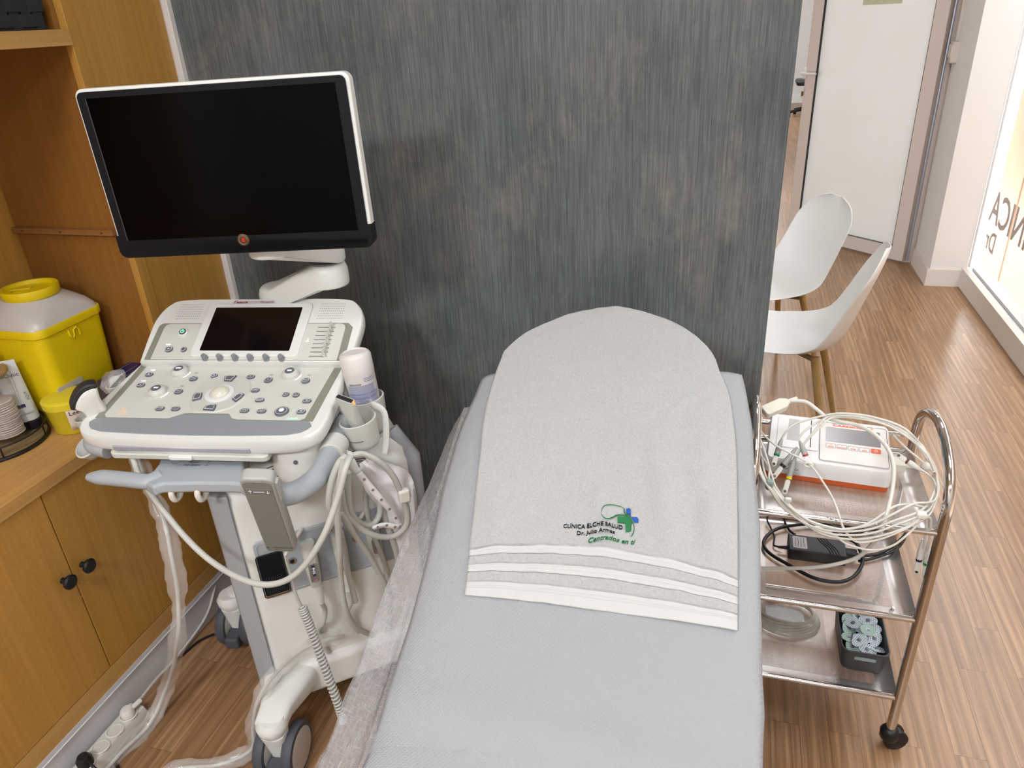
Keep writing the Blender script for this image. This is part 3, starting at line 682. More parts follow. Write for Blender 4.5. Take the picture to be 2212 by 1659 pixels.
def shell(T, poly, name, th=.036):
    rings = []
    n = len(poly); c = V((0, sum(p[1] for p in poly)/n, 0))
    for z, s in ((0, .972), (.0, .985), (-.004, .996), (-.011, 1.0), (-.024, .998), (-.032, .985), (-th, .955)):
        rings.append([T @ V((p[0]*s+c.x*(1-s), p[1]*s+c.y*(1-s), z)) for p in poly])
    return G().loft(rings).build(name, white, us, ang=60)
cp = shell(LT, outline_lower(), 'control_panel'); cpu = shell(UT, outline_upper(), 'touch_console')
# working surfaces
lowp = [lpx(315, 783), lpx(737, 789.5), lpx(672, 912), lpx(541, 910), (.0, 0)]
def seam(a, b, n=2): return [tuple(V(a).lerp(V(b), k/n)) for k in range(n)]
G().prism([(-.243, .100), (-.2405, -.102), (.2405, -.102), (.243, .100)], .0, .0015, LT).build('surround', olive, cp, bevel=.0005)
G().prism([(-.225, .100), (-.2235, -.092), (-.215, -.1015), (-.075, -.1015), (-.045, -.083), (.052, -.083), (.066, -.0985), (.078, -.1015), (.212, -.1015), (.222, -.094), (.228, .100)], .0015, .003, LT).build('key_deck', panelm, cp, bevel=.0005)
def palm_rings():
    out = []
    top = [(-.243, -.117), (-.238, -.108), (-.232, -.104), (-.075, -.104), (-.050, -.088), (.056, -.088), (.070, -.104), (.232, -.104), (.238, -.108), (.243, -.117)]
    bot = [(-.243, -.118), (-.238, -.128), (-.228, -.1375), (-.20, -.146), (-.1, -.151), (0, -.1525), (.1, -.151), (.2, -.146), (.228, -.1375), (.238, -.128), (.243, -.118)]
    def it(tab, x):
        for (x0, y0), (x1, y1) in zip(tab, tab[1:]):
            if x <= x1: return y0+(y1-y0)*(x-x0)/(x1-x0)
        return tab[-1][1]
    xs = sorted({p[0] for p in top+bot} | {-.215, -.16, .15, .215})
    for x in xs: t_, b_ = it(top, x), it(bot, x); out.append([LT @ V((x, b_, .0005)), LT @ V((x, b_, .0026)), LT @ V((x, t_, .0026)), LT @ V((x, t_, .0005))])
    return out
G().loft(palm_rings()).build('palm_rest', palm, cp)
G().prism([(-.243, .1005), (.243, .1005), (.243, .1085), (-.243, .1085)], -.002, .005, LT).build('hinge_strip', white, cp, bevel=.001)
G().prism([(-.238, -.086), (-.238, .008)] + [(-.238+.010*math.sin(R(a))**1*0 + .012*(1-math.cos(R(a))), .008+.012*math.sin(R(a))) for a in (30, 60, 90)] + [(.226, .020), (.238, .008), (.238, -.086)], 0, .0012, UT).build('surround', olive, cpu)
G().prism([(-.222, -.086), (-.222, .004), (-.219, .013), (-.212, .0175), (.212, .0175), (.219, .013), (.222, .004), (.222, -.086)], .0012, .0026, UT).build('key_deck', panelm, cpu, bevel=.0004)
tb = G().prism(rrect(.258, .156, [.012]*4, cx=0, cy=-.001), 0, .0065, UT).build('screen_bezel', white, cpu, bevel=.0025, seg=3)
note(plate(UT, rrect(.2145, .1265, .002, 2, 0, -.0005), .0066, .0072, 'touch_screen', mm('screen_dim', '0a070b', .12, var=0, spec=.5), cpu), 'dark touch screen')
# speaker grilles
hole = mm('hole_dark', '4a4944', .8)
for cx_, nm in ((-.176, 'L'), (.176, 'R')):
    g = G()
    for i in range(13):
        for j in range(7): g.prism([(cx_-.0285+i*.00475+.00085*math.cos(a), .035+j*.0072+.00085*math.sin(a)) for a in [R(60*k) for k in range(6)]], .0001, .0004, UT)
    o = g.build('speaker_grille', hole, cpu); o['kind'] = 'stuff'
# name strip
G().prism(rrect(.105, .0095, .0045, 6, -.022, .0835), .0003, .0012, UT).build('name_plate', mm('name_plate', 'c9c3c4', .4), cpu)
maroon = mm('maroon_print', '8a1f3c', .5, var=0); grey_t = mm('grey_print', '5c5c60', .5, var=0)
text('lettering', 'esaote', .0105, UT @ M.Translation((-.052, .0838, .0013)), maroon, cpu, .0001, shear=.25, bold=.0003)
text('lettering', 'My', .0085, UT @ M.Translation((-.0055+.004, .0836, .0013)), maroon, cpu, .0001, shear=.25)
text('lettering', 'Lab', .0085, UT @ M.Translation((.0105, .0836, .0013)), grey_t, cpu, .0001, shear=.25)
text('lettering', 'X6', .0085, UT @ M.Translation((.0215, .0836, .0013)), maroon, cpu, .0001, shear=.25)
for a0, rr in ((60, .0052), (75, .0040)):
    G().tube([UT @ V((-.0665+rr*math.cos(R(a)), .0838+rr*math.sin(R(a)), .0014)) for a in range(a0, a0+200, 20)], .0003, 5).build('logo_mark', maroon, cpu)
# controls
def button(T, p, w, h, r, parent, sym=None, m=darkbtn, ring=btnring, hgt=.004, symc=None, ss=.004, base=.003):
    x, y = onp(T, p, base+hgt*.8); TT = T @ M.Translation((x, y, base))
    b = G().prism(rrect(w, h, r), 0, hgt, TT, .94).build('button', m, parent, bevel=.0008)
    g = G(); o_ = rrect(w*.80, h*.76, r*.78); i_ = rrect(w*.80-.0014, h*.76-.0014, r*.78-.0007); n = len(o_)
    g.add([TT @ V((a[0], a[1], hgt+.0002)) for a in o_]+[TT @ V((a[0], a[1], hgt+.0002)) for a in i_], [(k, (k+1) % n, n+(k+1) % n, n+k) for k in range(n)]); g.build('button_ring', ring, b)
    if sym: text('symbol', sym, ss, TT @ M.Translation((0, 0, hgt+.0002)), symc or btnring, b, .0001)
    return b
B_ = []
ui = [((364, 753.5), 'KB', .019, .016), ((321.5, 808), '@', .019, .014), ((303.5, 831), '+|-', .019, .0145), ((417, 817), 'PWR', .019, .017), ((385, 845), 'CW', .019, .017), ((462.5, 811), '●', .0155, .0155), ((541, 813), 'Cx', .019, .0145), ((579, 820), 'M', .019, .019), ((660, 821.5), 'BIOPSY', .019, .019), ((551, 842), 'LINE', .019, .0145), ((560.5, 863), 'ACQUIRE', .020, .0135), ((527.5, 886), 'IMAGE', .020, .0135), ((564.5, 887), 'CLIP', .020, .0135), ((617, 851), '○', .0155, .0155), ((639, 852), '○', .0155, .0155), ((662.5, 865), '1●7', .020, .0135), ((650, 888.5), '1●7', .020, .0135), ((344.5, 881.5), 'MEASURE', .020, .0135), ((378.5, 882), 'x-+', .020, .0135)]
for p, s_, w_, h_ in ui:
    up_ = p[1] < 770
    button(UT if up_ else LT, p, w_, h_, min(w_, h_)*.48, cpu if up_ else cp, s_, ss=.0042 if len(s_) < 5 else .0034, base=.0026 if up_ else .003)
button(LT, (608, 887.5), .030, .030, .0148, cp, None, hgt=.0045)
x, y = lpx(608, 886, .007); G().prism(rrect(.0105, .0105, .005), .0077, .0081, LT @ M.Translation((x, y, 0))).build('lit_symbol', mm('lit_lilac', 'dcd8ff', .5, emit=1.0), cp)
b = button(UT, (396, 754), .0145, .0145, .0072, cpu, 'e', symc=mm('red_e', '8d2230', .4, emit=.2), m=darkbtn, ss=.008, base=.0026)
x, y = upx(395.5, 718, .005); G().lathe([(.0115, 0), (.0112, .0035), (.0095, .0045)], UT @ M.Translation((x, y, .0026))).build('power_button_ring', white, cpu)
b = G().lathe([(.0085, .0035), (.0082, .0062), (.001, .0066)], UT @ M.Translation((x, y, .0026))).build('power_button', darkbtn, cpu)
gl_g = mm('lit_green', '7dffb0', .5, emit=2.0)
G().tube([UT @ V((x+.0042*math.cos(R(a)), y+.0042*math.sin(R(a)), .0095)) for a in range(120, 421, 20)], .0005, 6).tube([UT @ V((x, y+.001, .0095)), UT @ V((x, y+.0055, .0095))], .0005, 6).build('power_symbol', gl_g, b)
for p in ((364, 744), (331, 799.5), (310, 823)):
    T_ = UT if p[1] < 770 else LT; x, y = onp(T_, p, .003); G().prism(rrect(.011, .0022, .0008, 2, x, y), .0031, .0034, T_).build('lit_caption', glow, cpu if p[1] < 770 else cp)
# rotary encoders with lit arcs
def encoder(p, s_):
    x, y = lpx(p[0], p[1], .0155); TT = LT @ M.Translation((x, y, .003))
    k = G().lathe([(.0178, 0), (.0182, .003), (.0178, .0095), (.0150, .0118), (.0108, .0125), (.0106, .0128)], TT, 40).build('rotary_knob', ivory, cp, ang=50)
    g = G()
    for a in range(0, 360, 30): g.tube([TT @ V((.0181*math.cos(R(a)), .0181*math.sin(R(a)), .003)), TT @ V((.0178*math.cos(R(a)), .0178*math.sin(R(a)), .009))], .0004, 5)
    g.build('grip_notch', white, k)
    G().lathe([(.0106, .0125), (.0104, .0135), (.001, .0137)], TT, 32).build('knob_cap', darkbtn, k)
    text('symbol', s_, .0062, TT @ M.Translation((0, 0, .0139)), glow, k, .0001, bold=.0002)
    G().tube([LT @ V((x+.0232*math.cos(R(a)), y+.0232*math.sin(R(a)), .0033)) for a in range(-48, 12, 8)], .0006, 6).build('lit_arc', glow, cp)
encoder((385.5, 796), 'CFM'); encoder((337, 838.5), 'PW'); encoder((625.5, 801), 'B/M')
# little icons printed above keys
for p in ((424, 806), (393, 834), (586, 810), (668, 811)):
    x, y = lpx(*p, .003); 
    G().tube([LT @ V((x+a, y+b, .0032)) for a, b in ((-.003, -.002), (.003, -.002), (.003, .002), (-.003, .002))], .00025, 4, closed=True).tube([LT @ V((x-.001, y, .0032)), LT @ V((x+.0015, y, .0032))], .0003, 4).build('icon', mm('icon_ink', '4d4d4a', .6), cp)
x, y = upx(664, 735, .003); G().tube([UT @ V((x+a, y+b, .003)) for a, b in ((-.004, -.003), (.004, -.003))], .0005, 5).tube([UT @ V((x+a, y+b, .003)) for a, b in ((.001, -.002), (.002, .001), (0, .003), (.001, .005))], .0005, 5).build('lit_icon', glow, cpu)
# soft knobs below the touch screen
for p in ((440, 786.5), (472, 787.5), (504.5, 788.5), (537.5, 789), (571.5, 789.5), (604.5, 790)):
    x, y = upx(p[0]+2, p[1]-8, .003); TT = UT @ M.Translation((x, -.0835, .0022))
    k = G().lathe([(.0072, 0), (.0072, .0018), (.0062, .0025), (.0052, .0135), (.0046, .0142), (.001, .0144)], TT, 26).build('soft_knob', mm('soft_knob', '83888c', .45), cp)
    g = G()
    for a in range(0, 360, 40): g.tube([TT @ V((.0063*math.cos(R(a)), .0063*math.sin(R(a)), .003)), TT @ V((.0053*math.cos(R(a)), .0053*math.sin(R(a)), .0125))], .00035, 4)
    g.build('flute', mm('soft_knob', ''), k)
# sliders
for k in range(8):
    ya = 706.8+k*8.9; xl = 686.5-k*2.75; xr = 724.5-k*2.65
    a, b_ = upx(xl, ya, .003), upx(xr, ya+.3, .003); kx = [714, 711.5, 708, 705, 704.5, 700.5, 699, 697][k]
    s_ = G().prism([(a[0], a[1]-.0006), (b_[0], b_[1]-.0006), (b_[0], b_[1]+.0006), (a[0], a[1]+.0006)], .0026, .0030, UT).build('slider_slot', mm('slot_dark', '23242e', .7), cpu)
    c_ = upx(kx+1.8, ya-.5, .003); c_ = (c_[0]+.002, c_[1])
    TT = UT @ M.Translation((c_[0], c_[1], .0028)) @ M.Rotation(R(-14), 4, 'X')
    kb = G().prism(rrect(.0070, .0058, .0018, 3), 0, .015, TT, .84).build('slider_knob', ivory, cpu, bevel=.0006)
    G().prism([(.0006*math.cos(R(q)), .0006*math.sin(R(q))) for q in range(0, 360, 45)], .0151, .0153, TT).build('dot', black, kb)
# trackball ring
x, y = lpx(476, 846, .004); RT = LT @ M.Translation((x, y, .003))
ol = [lpx(*p, .004) for p in ((410, 876), (410, 865), (417, 850), (436, 830), (462, 815), (490, 809.5), (520, 811), (539, 820), (543, 834), (540, 845), (528, 860), (505, 878), (480, 887), (455, 891.5), (430, 891), (415, 885))]
ol = [(p.x, p.y) for p in spline([V((a, b, 0)) for a, b in ol], 4, closed=True)]
G().prism(ol, .002, .005, LT, .97).build('trackball_surround', ivory, cp, bevel=.001)
x, y = lpx(473.5, 848, .008)
TB = LT @ M.Translation((x, y, .0))
G().lathe([(.031, .004), (.031, .0068), (.029, .0078), (.0215, .0076), (.021, .006)], TB, 48).build('trackball_ring', white, cp, ang=50)
G().lathe([(.0205*math.cos(R(a)), .0035+.0135*math.sin(R(a))) for a in range(0, 86, 8)], TB @ M.Translation((.0005, .001, .002)), 40).build('trackball', mm('pearl_ball', 'd8d4c6', .12, coat=.6, var=.01), cp, ang=80)
for poly in (((483, 822), (485, 812), (494, 810), (512, 810.5), (505, 817), (499, 823)), ((414.5, 865.5), (417, 853), (424, 847), (437, 847.5), (435, 856), (433, 861)), ((500, 861), (510, 852), (517, 848.5), (528, 850.5), (520, 859), (508, 867.5)), ((437, 884), (445, 875), (454, 872.5), (467, 873), (465, 880), (461, 886))):
    q = [lpx(*p, .008) for p in poly]; k = G().prism(q, .004, .0085, LT, .95).build('select_key', darkbtn, cp, bevel=.0007)
    c_ = (sum(a[0] for a in q)/6, sum(a[1] for a in q)/6); G().tube([LT @ V((c_[0]+(a[0]-c_[0])*.72, c_[1]+(a[1]-c_[1])*.72, .0087)) for a in q], .0004, 4, closed=True).build('key_outline', btnring, k)
# indicator lights
for (p, m) in [((x_, y_), mm('lit_orange', 'ff9a50', .5, emit=1.0)) for x_, y_ in ((266, 882), (262, 887.5), (269, 887.5), (257, 893), (264, 893), (271, 892.5))] + [((622, 903.5), mm('lit_cyan', '60e8ff', .5, emit=1.6)), ((629, 904), gl_g), ((634, 904), gl_g), ((640, 904), gl_g)]:
    x, y = lpx(*p, .003); G().prism(rrect(.0042, .0024, .0011, 3, x, y), .0031, .0036, LT).build('indicator_light', m, cp)
# underside, keyboard tray
G().prism(rrect(.30, .016, .006, 4, -.022, -.162), -.030, -.018, LT).build('front_lip', mm('lilac_grey', 'a3a2ac', .45), cp, bevel=.002)
kt = G().prism(rrect(.345, .24, .012, 5, -.012, -.052), -.050, -.036, LT).build('keyboard_tray', panelm, us, bevel=.003)
G().prism(rrect(.050, .010, .004, 4, -.024, -.174), -.044, -.036, LT).build('tray_pull', white, kt, bevel=.0015)
# ---- handle: flat bar with the left grip and the curved right rail
HZ = .765
def hz(p, z=HZ): return PZ(p, z)
pad_pts = [hz(p) for p in ((312, 1062), (330, 1042), (345, 1010), (352, 988), (380, 985), (460, 984), (520, 985), (538, 990), (530, 1010), (524, 1025), (540, 1040), (545, 1052), (500, 1042), (420, 1040), (345, 1040))]
def hull_prism(pts, z0, z1, name, m, par, bevel=.004): return G().prism([(p.x, p.y) for p in pts], z0, z1).build(name, m, par, bevel=bevel, seg=3)
hd_ = hull_prism([hz(p) for p in ((306, 1038), (326, 1020), (342, 1000), (350, 975), (530, 980), (528, 1000), (528, 1018), (545, 1032), (552, 1048), (500, 1043), (420, 1042), (345, 1044), (330, 1052))], HZ-.026, HZ, 'handle', greyblue, us, .008)
gr = spline([hz((190, 1030), .757), hz((235, 1032), .757), hz((285, 1037), .757), hz((320, 1040), .757), hz((345, 1030), .757)], 6); n = len(gr)
G().tube(gr, [.0175*min(1, .45+i*.14) for i in range(n)], 16, flat=.85).build('grip', greyblue, hd_, ang=60)
rail = [(540, 1048), (572, 1066), (612, 1070), (655, 1055), (690, 1025), (712, 985), (730, 945), (752, 900), (772, 862)]
rz = [.752, .752, .754, .757, .762, .768, .776, .785, .79]
rp = spline([PZ(p, z) for p, z in zip(rail, rz)], 6)
G().tube(rp, .0215, 18, flat=1.05).build('rail', greyblue, hd_, ang=60)
G().tube(spline([LT @ V((-.262, -.03, -.045)), LT @ V((-.262, -.09, -.045)), LT @ V((-.245, -.135, -.045)), LT @ V((-.20, -.150, -.047))], 6), .018, 14).build('rail', greyblue, hd_)
for p in ((415, 1000),):
    q = hz(p)+V((0, 0, .0004)); TT = M.Translation((q.x, q.y, HZ+.0004)) @ M.Rotation(PSI, 4, 'Z')
    ink = mm('dark_ink', '3c4046', .6, var=0)
    text('lettering', 'PUSH', .0085, TT @ M.Translation((.003, .001, 0)), ink, hd_, .0001, shear=.2)
    text('lettering', 'TO OPEN', .0085, TT @ M.Translation((.003, -.0085, 0)), ink, hd_, .0001, shear=.2)
    G().tube([TT @ V((.008, .008, 0)), TT @ V((.008, .018, 0))], .0003, 5).tube([TT @ V((.005, .0155, 0)), TT @ V((.008, .0185, 0)), TT @ V((.011, .0155, 0))], .0003, 5).build('arrow', ink, hd_)
    G().tube([TT @ V((.035, -.008, 0)), TT @ V((.035, .008, 0))], .0003, 5).tube([TT @ V((.032, .0055, 0)), TT @ V((.035, .0085, 0)), TT @ V((.038, .0055, 0))], .0003, 5).tube([TT @ V((.030, -.008, 0)), TT @ V((.040, -.008, 0))], .0003, 5).build('arrow', ink, hd_)
    G().tube([TT @ V((-.038+.009*math.cos(R(a)), .002+.006*math.sin(R(a)), 0)) for a in range(150, 391, 20)], .0003, 5).build('arrow', ink, hd_)
for p in ((380, 1052), (436, 1052)):
    a = PZ(p, .742); h_ = spline([a+V((0, .012, .010)), a+V((0, -.004, .008)), a+V((0, -.016, -.006)), a+V((.0, -.012, -.022)), a+V((0, .0, -.024)), a+V((0, .010, -.014))], 6)
    G().tube(h_, .0062, 12).build('cable_hook', mm('hook_white', 'dcd6cf', .3), us, ang=60)
# ---- body
BY = R(40); BXd = V((math.cos(BY), math.sin(BY), 0)); BN = V((math.sin(BY), -math.cos(BY), 0)); B0 = V((-.972, 1.03, 0))
def FO(p, off=0): return PP(p, B0+BN*off, BN)
FT = frame(B0, BXd, (0, 0, 1))    # x along face, y up, z = x cross y = outward
if (FT.to_3x3() @ V((0, 0, 1))).dot(BN) < 0: raise Exception('face')
def fpx(x, y, off=0): q = FT.inverted() @ FO((x, y), off); return (q.x, q.y)
BW, BD = .41, .44
def brect(w0, w1, d0, d1, r): # footprint in face coords: x along, depth back
    q = rrect(w1-w0, d1-d0, r, 5, (w0+w1)/2, (d0+d1)/2); return q
def BL_(x, d, z): return B0+BXd*x-BN*d+V((0, 0, z))
rings = []
for z, (w0, w1, d0, d1, r) in ((.115, (.0, BW, .0, BD, .03)), (.125, (-.0, BW, -.0, BD, .03)), (.26, (.0, BW, .0, BD, .03)), (.50, (.0, BW, .0, BD, .03)), (.655, (.0, BW, .0, BD, .03)), (.690, (.006, BW-.006, .006, BD, .03)), (.712, (.022, BW-.022, .026, BD-.02, .028)), (.722, (.045, BW-.045, .055, BD-.05, .02))):
    rings.append([BL_(a, b, z) for a, b in brect(w0, w1, d0, d1, r)])
body = G().loft(rings).build('body', mm('body_cream', 'e0dfda', .42, var=.015), us, ang=50)
# side trim strips
sm_ = mm('trim_lilac', 'a0a3a7', .45)
G().loft([[BL_(a, b_, z) for a, b_ in ((.012, -.003), (-.008, .004), (-.026, .020), (-.030, .060), (.012, .060))] for z in (.118, .30, .60, .69)]).build('corner_trim', sm_, us, bevel=.003)
G().tube([BL_(BW+.004, .02, .13), BL_(BW+.004, .02, .66), BL_(BW-.03, .05, .72)], .02, 16).build('corner_trim', sm_, us)
# lower bumper (curved plinth)
G().prism([tuple(q) for q in brect(-.006, BW+.006, -.018, BD+.01, .045)], .0, .10, M(((BXd.x, -BN.x, 0, B0.x), (BXd.y, -BN.y, 0, B0.y), (0, 0, 1, .085), (0, 0, 0, 1)))).build('base_plinth', mm('body_cream', ''), us, bevel=.02, seg=4)
# neck column between body and panel
nk = PZ((650, 1000), .74); nk = V((-1.0+.16, 1.30, 0))
NK = V((LT @ V((.10, .08, 0))).to_tuple()); NK.z = 0
q1 = PZ((640, 1018), .735)
G().lathe([(.062, .700), (.062, .735), (.058, .77), (.056, .795)], M.Translation((q1.x-.01, q1.y+.045, 0)), 40).build('lift_neck', mm('body_cream', ''), us, ang=50)
q2 = q1+V((-.01, .045, 0)); d_ = V((.35, -.93, 0)).normalized(); G().cyl(V((q2.x, q2.y, .765))+d_*.0585, V((q2.x, q2.y, .765))+d_*.0615, .0045, n=14).build('screw_cap', darkbtn, us)
# vents on the top
vm = mm('vent_dark', '3e3a38', .8)
for base in (((560, 1018), (600, 1003)), ((735, 985), (772, 972))):
    for k in range(5):
        a = PZ((base[0][0]+k*7, base[0][1]+k*3), .7235); b_ = PZ((base[1][0]+k*8, base[1][1]+k*5.5), .7235)
        G().tube([a, b_], .0016, 6, flat=.5).build('vent_slot', vm, body)
# port plate
pp = [fpx(*p) for p in ((547, 1178), (835, 1082), (836, 1190), (578, 1280))]
x0, x1 = (pp[0][0]+pp[3][0])/2, .368; y0, y1 = (pp[3][1]+pp[2][1])/2, (pp[0][1]+pp[1][1])/2
y0 -= .020; x0 -= .004
pl = G().prism(rrect(x1-x0, y1-y0, .012, 5, (x0+x1)/2, (y0+y1)/2), 0, .006, FT).build('port_plate', greyblue, us, bevel=.003)
G().tube([FT @ V((a, b, .006)) for a, b in rrect(x1-x0-.012, y1-y0-.012, .010, 5, (x0+x1)/2, (y0+y1)/2)], .0018, 6, closed=True).build('plate_rim', greyblue, pl)
# black slot with speaker-like grille at the left
a, b_ = fpx(566, 1190), fpx(612, 1262)
bc = ((a[0]+b_[0])/2-.004, (a[1]+b_[1])/2-.010)
dd_ = G().prism(rrect(.052, .112, .006, 4, bc[0]+.002, bc[1]), .006, .012, FT).build('dvd_drive', bezel, pl, bevel=.001)
G().tube([FT @ V((u, v, .012)) for u, v in rrect(.056, .116, .006, 4, bc[0]+.002, bc[1])], .0014, 6, closed=True).build('drive_trim', mm('steel_dark', '3a3c42', .3, metal=.6), dd_)
g = G()
for i in range(9):
    for j in range(10): g.prism([(bc[0]-.018+i*.0045+.0007*math.cos(R(q)), bc[1]-.045+j*.0045+.0007*math.sin(R(q))) for q in range(0, 360, 90)], .012, .0124, FT)
o = g.build('drive_grille', mm('grille_grey', '6c6e72', .6), dd_); o['kind'] = 'stuff'
G().prism(rrect(.05, .004, .001, 2, bc[0], bc[1]-.0545), .0075, .0135, FT).build('drive_lip', chrome, dd_)
# sockets, latches, plugged transducer connectors
for p in ((631, 1212), (769, 1164)):
    x, y = fpx(*p, .008); TT = FT @ M.Translation((x, y, .006))
    s_ = G().lathe([(.0085, 0), (.0085, .003), (.0065, .0035)], TT, 24).build('ecg_socket', mm('socket_steel', 'a9a6a4', .25, metal=.8), pl)
    G().lathe([(.0050, .0034), (.0045, .0042)], TT, 16).build('socket_core', black, s_)
for p in ((652, 1150), (722, 1135), (790, 1108)):
    a = FT @ V((*fpx(p[0]-8, p[1]-4, .01), .006)); b2 = FT @ V((*fpx(p[0]-16, p[1]+18, .015), .022))
    G().tube(spline([FO((p[0], p[1]-7), .004), FO((p[0]-6, p[1]+2), .02), FO((p[0]-14, p[1]+16), .016)], 5), .0045, 10).build('latch_lever', mm('lever_white', 'cfc8be', .4), pl)
for p in ((705, 1229),):
    x, y = fpx(*p, .006); G().tube([FT @ V((x+a, y+b, .0065)) for a, b in ((-.006, -.003), (.006, -.003), (.006, .004), (-.006, .004))], .0003, 4, closed=True).build('icon', grey_t, pl)
def connector(top, mid, tip, tail, s_, nm='connector'):
    A, B, Cc, D = FO(top, .020), FO(mid, .030), FO(tip, .036), FO(tail, .030)
    ax = (B-A).normalized(); pts = [A, A.lerp(B, .5), B, Cc]
    Tm = frame(A, BXd-ax*BXd.dot(ax), ax)
    g = G(); L_ = (B-A).length
    rings = []
    for k, (w_, h_) in ((-.004, (.010, .010)), (.0, (.015, .016)), (.35, (.016, .018)), (.8, (.0145, .016)), (1, (.012, .013))):
        rings.append([Tm @ V((a*w_/.016, L_*k, b*h_/.016)) for a, b in rrect(.032, .032, .012, 4)])
    g.loft(rings); c = g.build(nm, ivory, us, ang=50)
    G().prism(rrect(.019, L_*.42, .005, 4, 0, L_*.62), .0165, .0195, Tm if (Tm.to_3x3() @ V((0, 0, 1))).dot(BN) > 0 else Tm @ M.Diagonal((1, 1, -1, 1))).build('name_tag', mm('tag_taupe', '8a8378', .5), c, bevel=.001)
    sg_ = 1 if (Tm.to_3x3() @ V((0, 0, 1))).dot(BN) > 0 else -1
    G().prism(rrect(.0075, L_*.26, .001, 2, 0, L_*.56), .0198*sg_, .0202*sg_, Tm).build('tag_label', mm('tag_navy', '3b4260', .5), c)
    TTx = Tm @ M.Translation((0, L_*.56, .0206*sg_)) @ (M.Rotation(R(90), 4, 'Z') if sg_ > 0 else M.Rotation(R(90), 4, 'Z') @ M.Rotation(R(180), 4, 'X'))
    text('lettering', s_, .0078, TTx, btnring, c, .0001, bold=.0002)
    G().prism(rrect(.007, .008, .001, 2, 0, L_*.80), .0198*sg_, .0201*sg_, Tm).build('tag_mark', mm('tag_pink', 'b98a8e', .5), c)
    G().tube([B-ax*.004, B.lerp(Cc, .6), Cc], [.0125, .011, .0075], 16).build('strain_relief', white, c)
    return Cc, D, c
cn1 = connector((663, 1172), (683, 1262), (694, 1302), (700, 1315), 'PA5S')
cn2 = connector((728, 1152), (745, 1235), (754, 1275), (762, 1290), 'P2-9')
cn3 = connector((799, 1126), (816, 1198), (826, 1238), (834, 1260), 'NCH5')
def cab(name, pts, r, m, parent=None, n=7, k=10): return G().tube(spline(pts, n), r, k).build(name, m, parent, ang=60)
cab('connector_cable', [cn1[0], FO((702, 1318), .03), FO((698, 1345), .03), FO((688, 1362), .015), BL_(.14, -.004, .19)], .0058, cablem, cn1[2])
cab('connector_cable', [cn2[0], FO((758, 1300), .034), FO((750, 1330), .03), BL_(.22, -.004, .22)], .0055, cablem, cn2[2])
cab('connector_cable', [cn3[0], FO((836, 1262), .04), FO((842, 1300), .04), BL_(.30, -.004, .2)], .0055, cablem, cn3[2])
# ---- castors
def castor(c, ang, leg_from, name='castor', r=.062, brake=True):
    c = V(c); a = R(ang); ax = V((math.cos(a), math.sin(a), 0)); fw = V((-ax.y, ax.x, 0))
    k = G().lathe([(.025, .125), (.026, .133), (.034, .146), (.036, .163), (.028, .176)], M.Translation((c.x, c.y, 0)), 32).build(name, white, us, ang=50)
    g = G(); rings = []
    for z, w_, h_, o_ in ((.132, .028, .026, 0), (.10, .026, .022, .004), (.06, .021, .024, .012), (.022, .019, .022, .014)):
        rings.append([c+ax*x*w_/.03+fw*(y*h_/.03+o_)+V((0, 0, z)) for x, y in rrect(.06, .06, .02, 4)])
    g.loft(rings); g.build('fork', white, k, ang=60)
    for sg in (-1, 1):
        w_ = c+ax*sg*.034+fw*.014; w_.z = r
        TT = frame(w_, fw, (0, 0, 1)); 
        tw = G().lathe([(r-.012, -.013), (r-.003, -.0115), (r, -.004), (r, .004), (r-.003, .0115), (r-.012, .013)], TT, 40).build('wheel', rubber, k, ang=50)
        G().lathe([(r-.012, -.0132), (r-.016, -.0145), (.004, -.0155), (.004, .0155), (r-.016, .0145), (r-.012, .0132)], TT, 40).build('hub', mm('hub_grey', 'b9b2aa', .5), tw, ang=50)
    if brake: G().box((0, 0, 0), (.04, .05, .035), frame(c-fw*.034+V((0, 0, .045)), ax, fw)).build('brake_pedal', rubber, k, bevel=.008)
    return k
FW = V((-.905, .925, 0)); RWh = V((-1.245, 1.255, 0))
castor(FW, 8, None); castor(RWh, 12, None)
FR = FW+BXd*.44; RR_ = RWh+BXd*.44
castor(FR, 30, None); castor(RR_, 20, None)
def legp(a, b_, w0, w1, name='base_leg'):
    a, b_ = V(a), V(b_); d = (b_-a).normalized(); s_ = V((-d.y, d.x, 0)); rings = []
    for k, w_, z0, z1 in ((0, w0, .10, .175), (.35, w0, .11, .185), (.8, w1, .135, .182), (1.0, w1*.95, .14, .178), (1.08, w1*.55, .145, .172)):
        p = a.lerp(b_, k); rings.append([V((p.x, p.y, 0))+s_*x*w_/.05+V((0, 0, (z0+z1)/2+y*(z1-z0)/.1)) for x, y in rrect(.1, .1, .03, 4)])
    return G().loft(rings).build(name, white, us, ang=50)
legp(BL_(.075, .06, 0), FW+V((.0, -.008, 0)), .060, .036); legp(BL_(.04, .36, 0), RWh+V((-.004, .004, 0)), .048, .034)
legp(BL_(.36, .06, 0), FR, .050, .036); legp(BL_(.38, .36, 0), RR_, .050, .036)
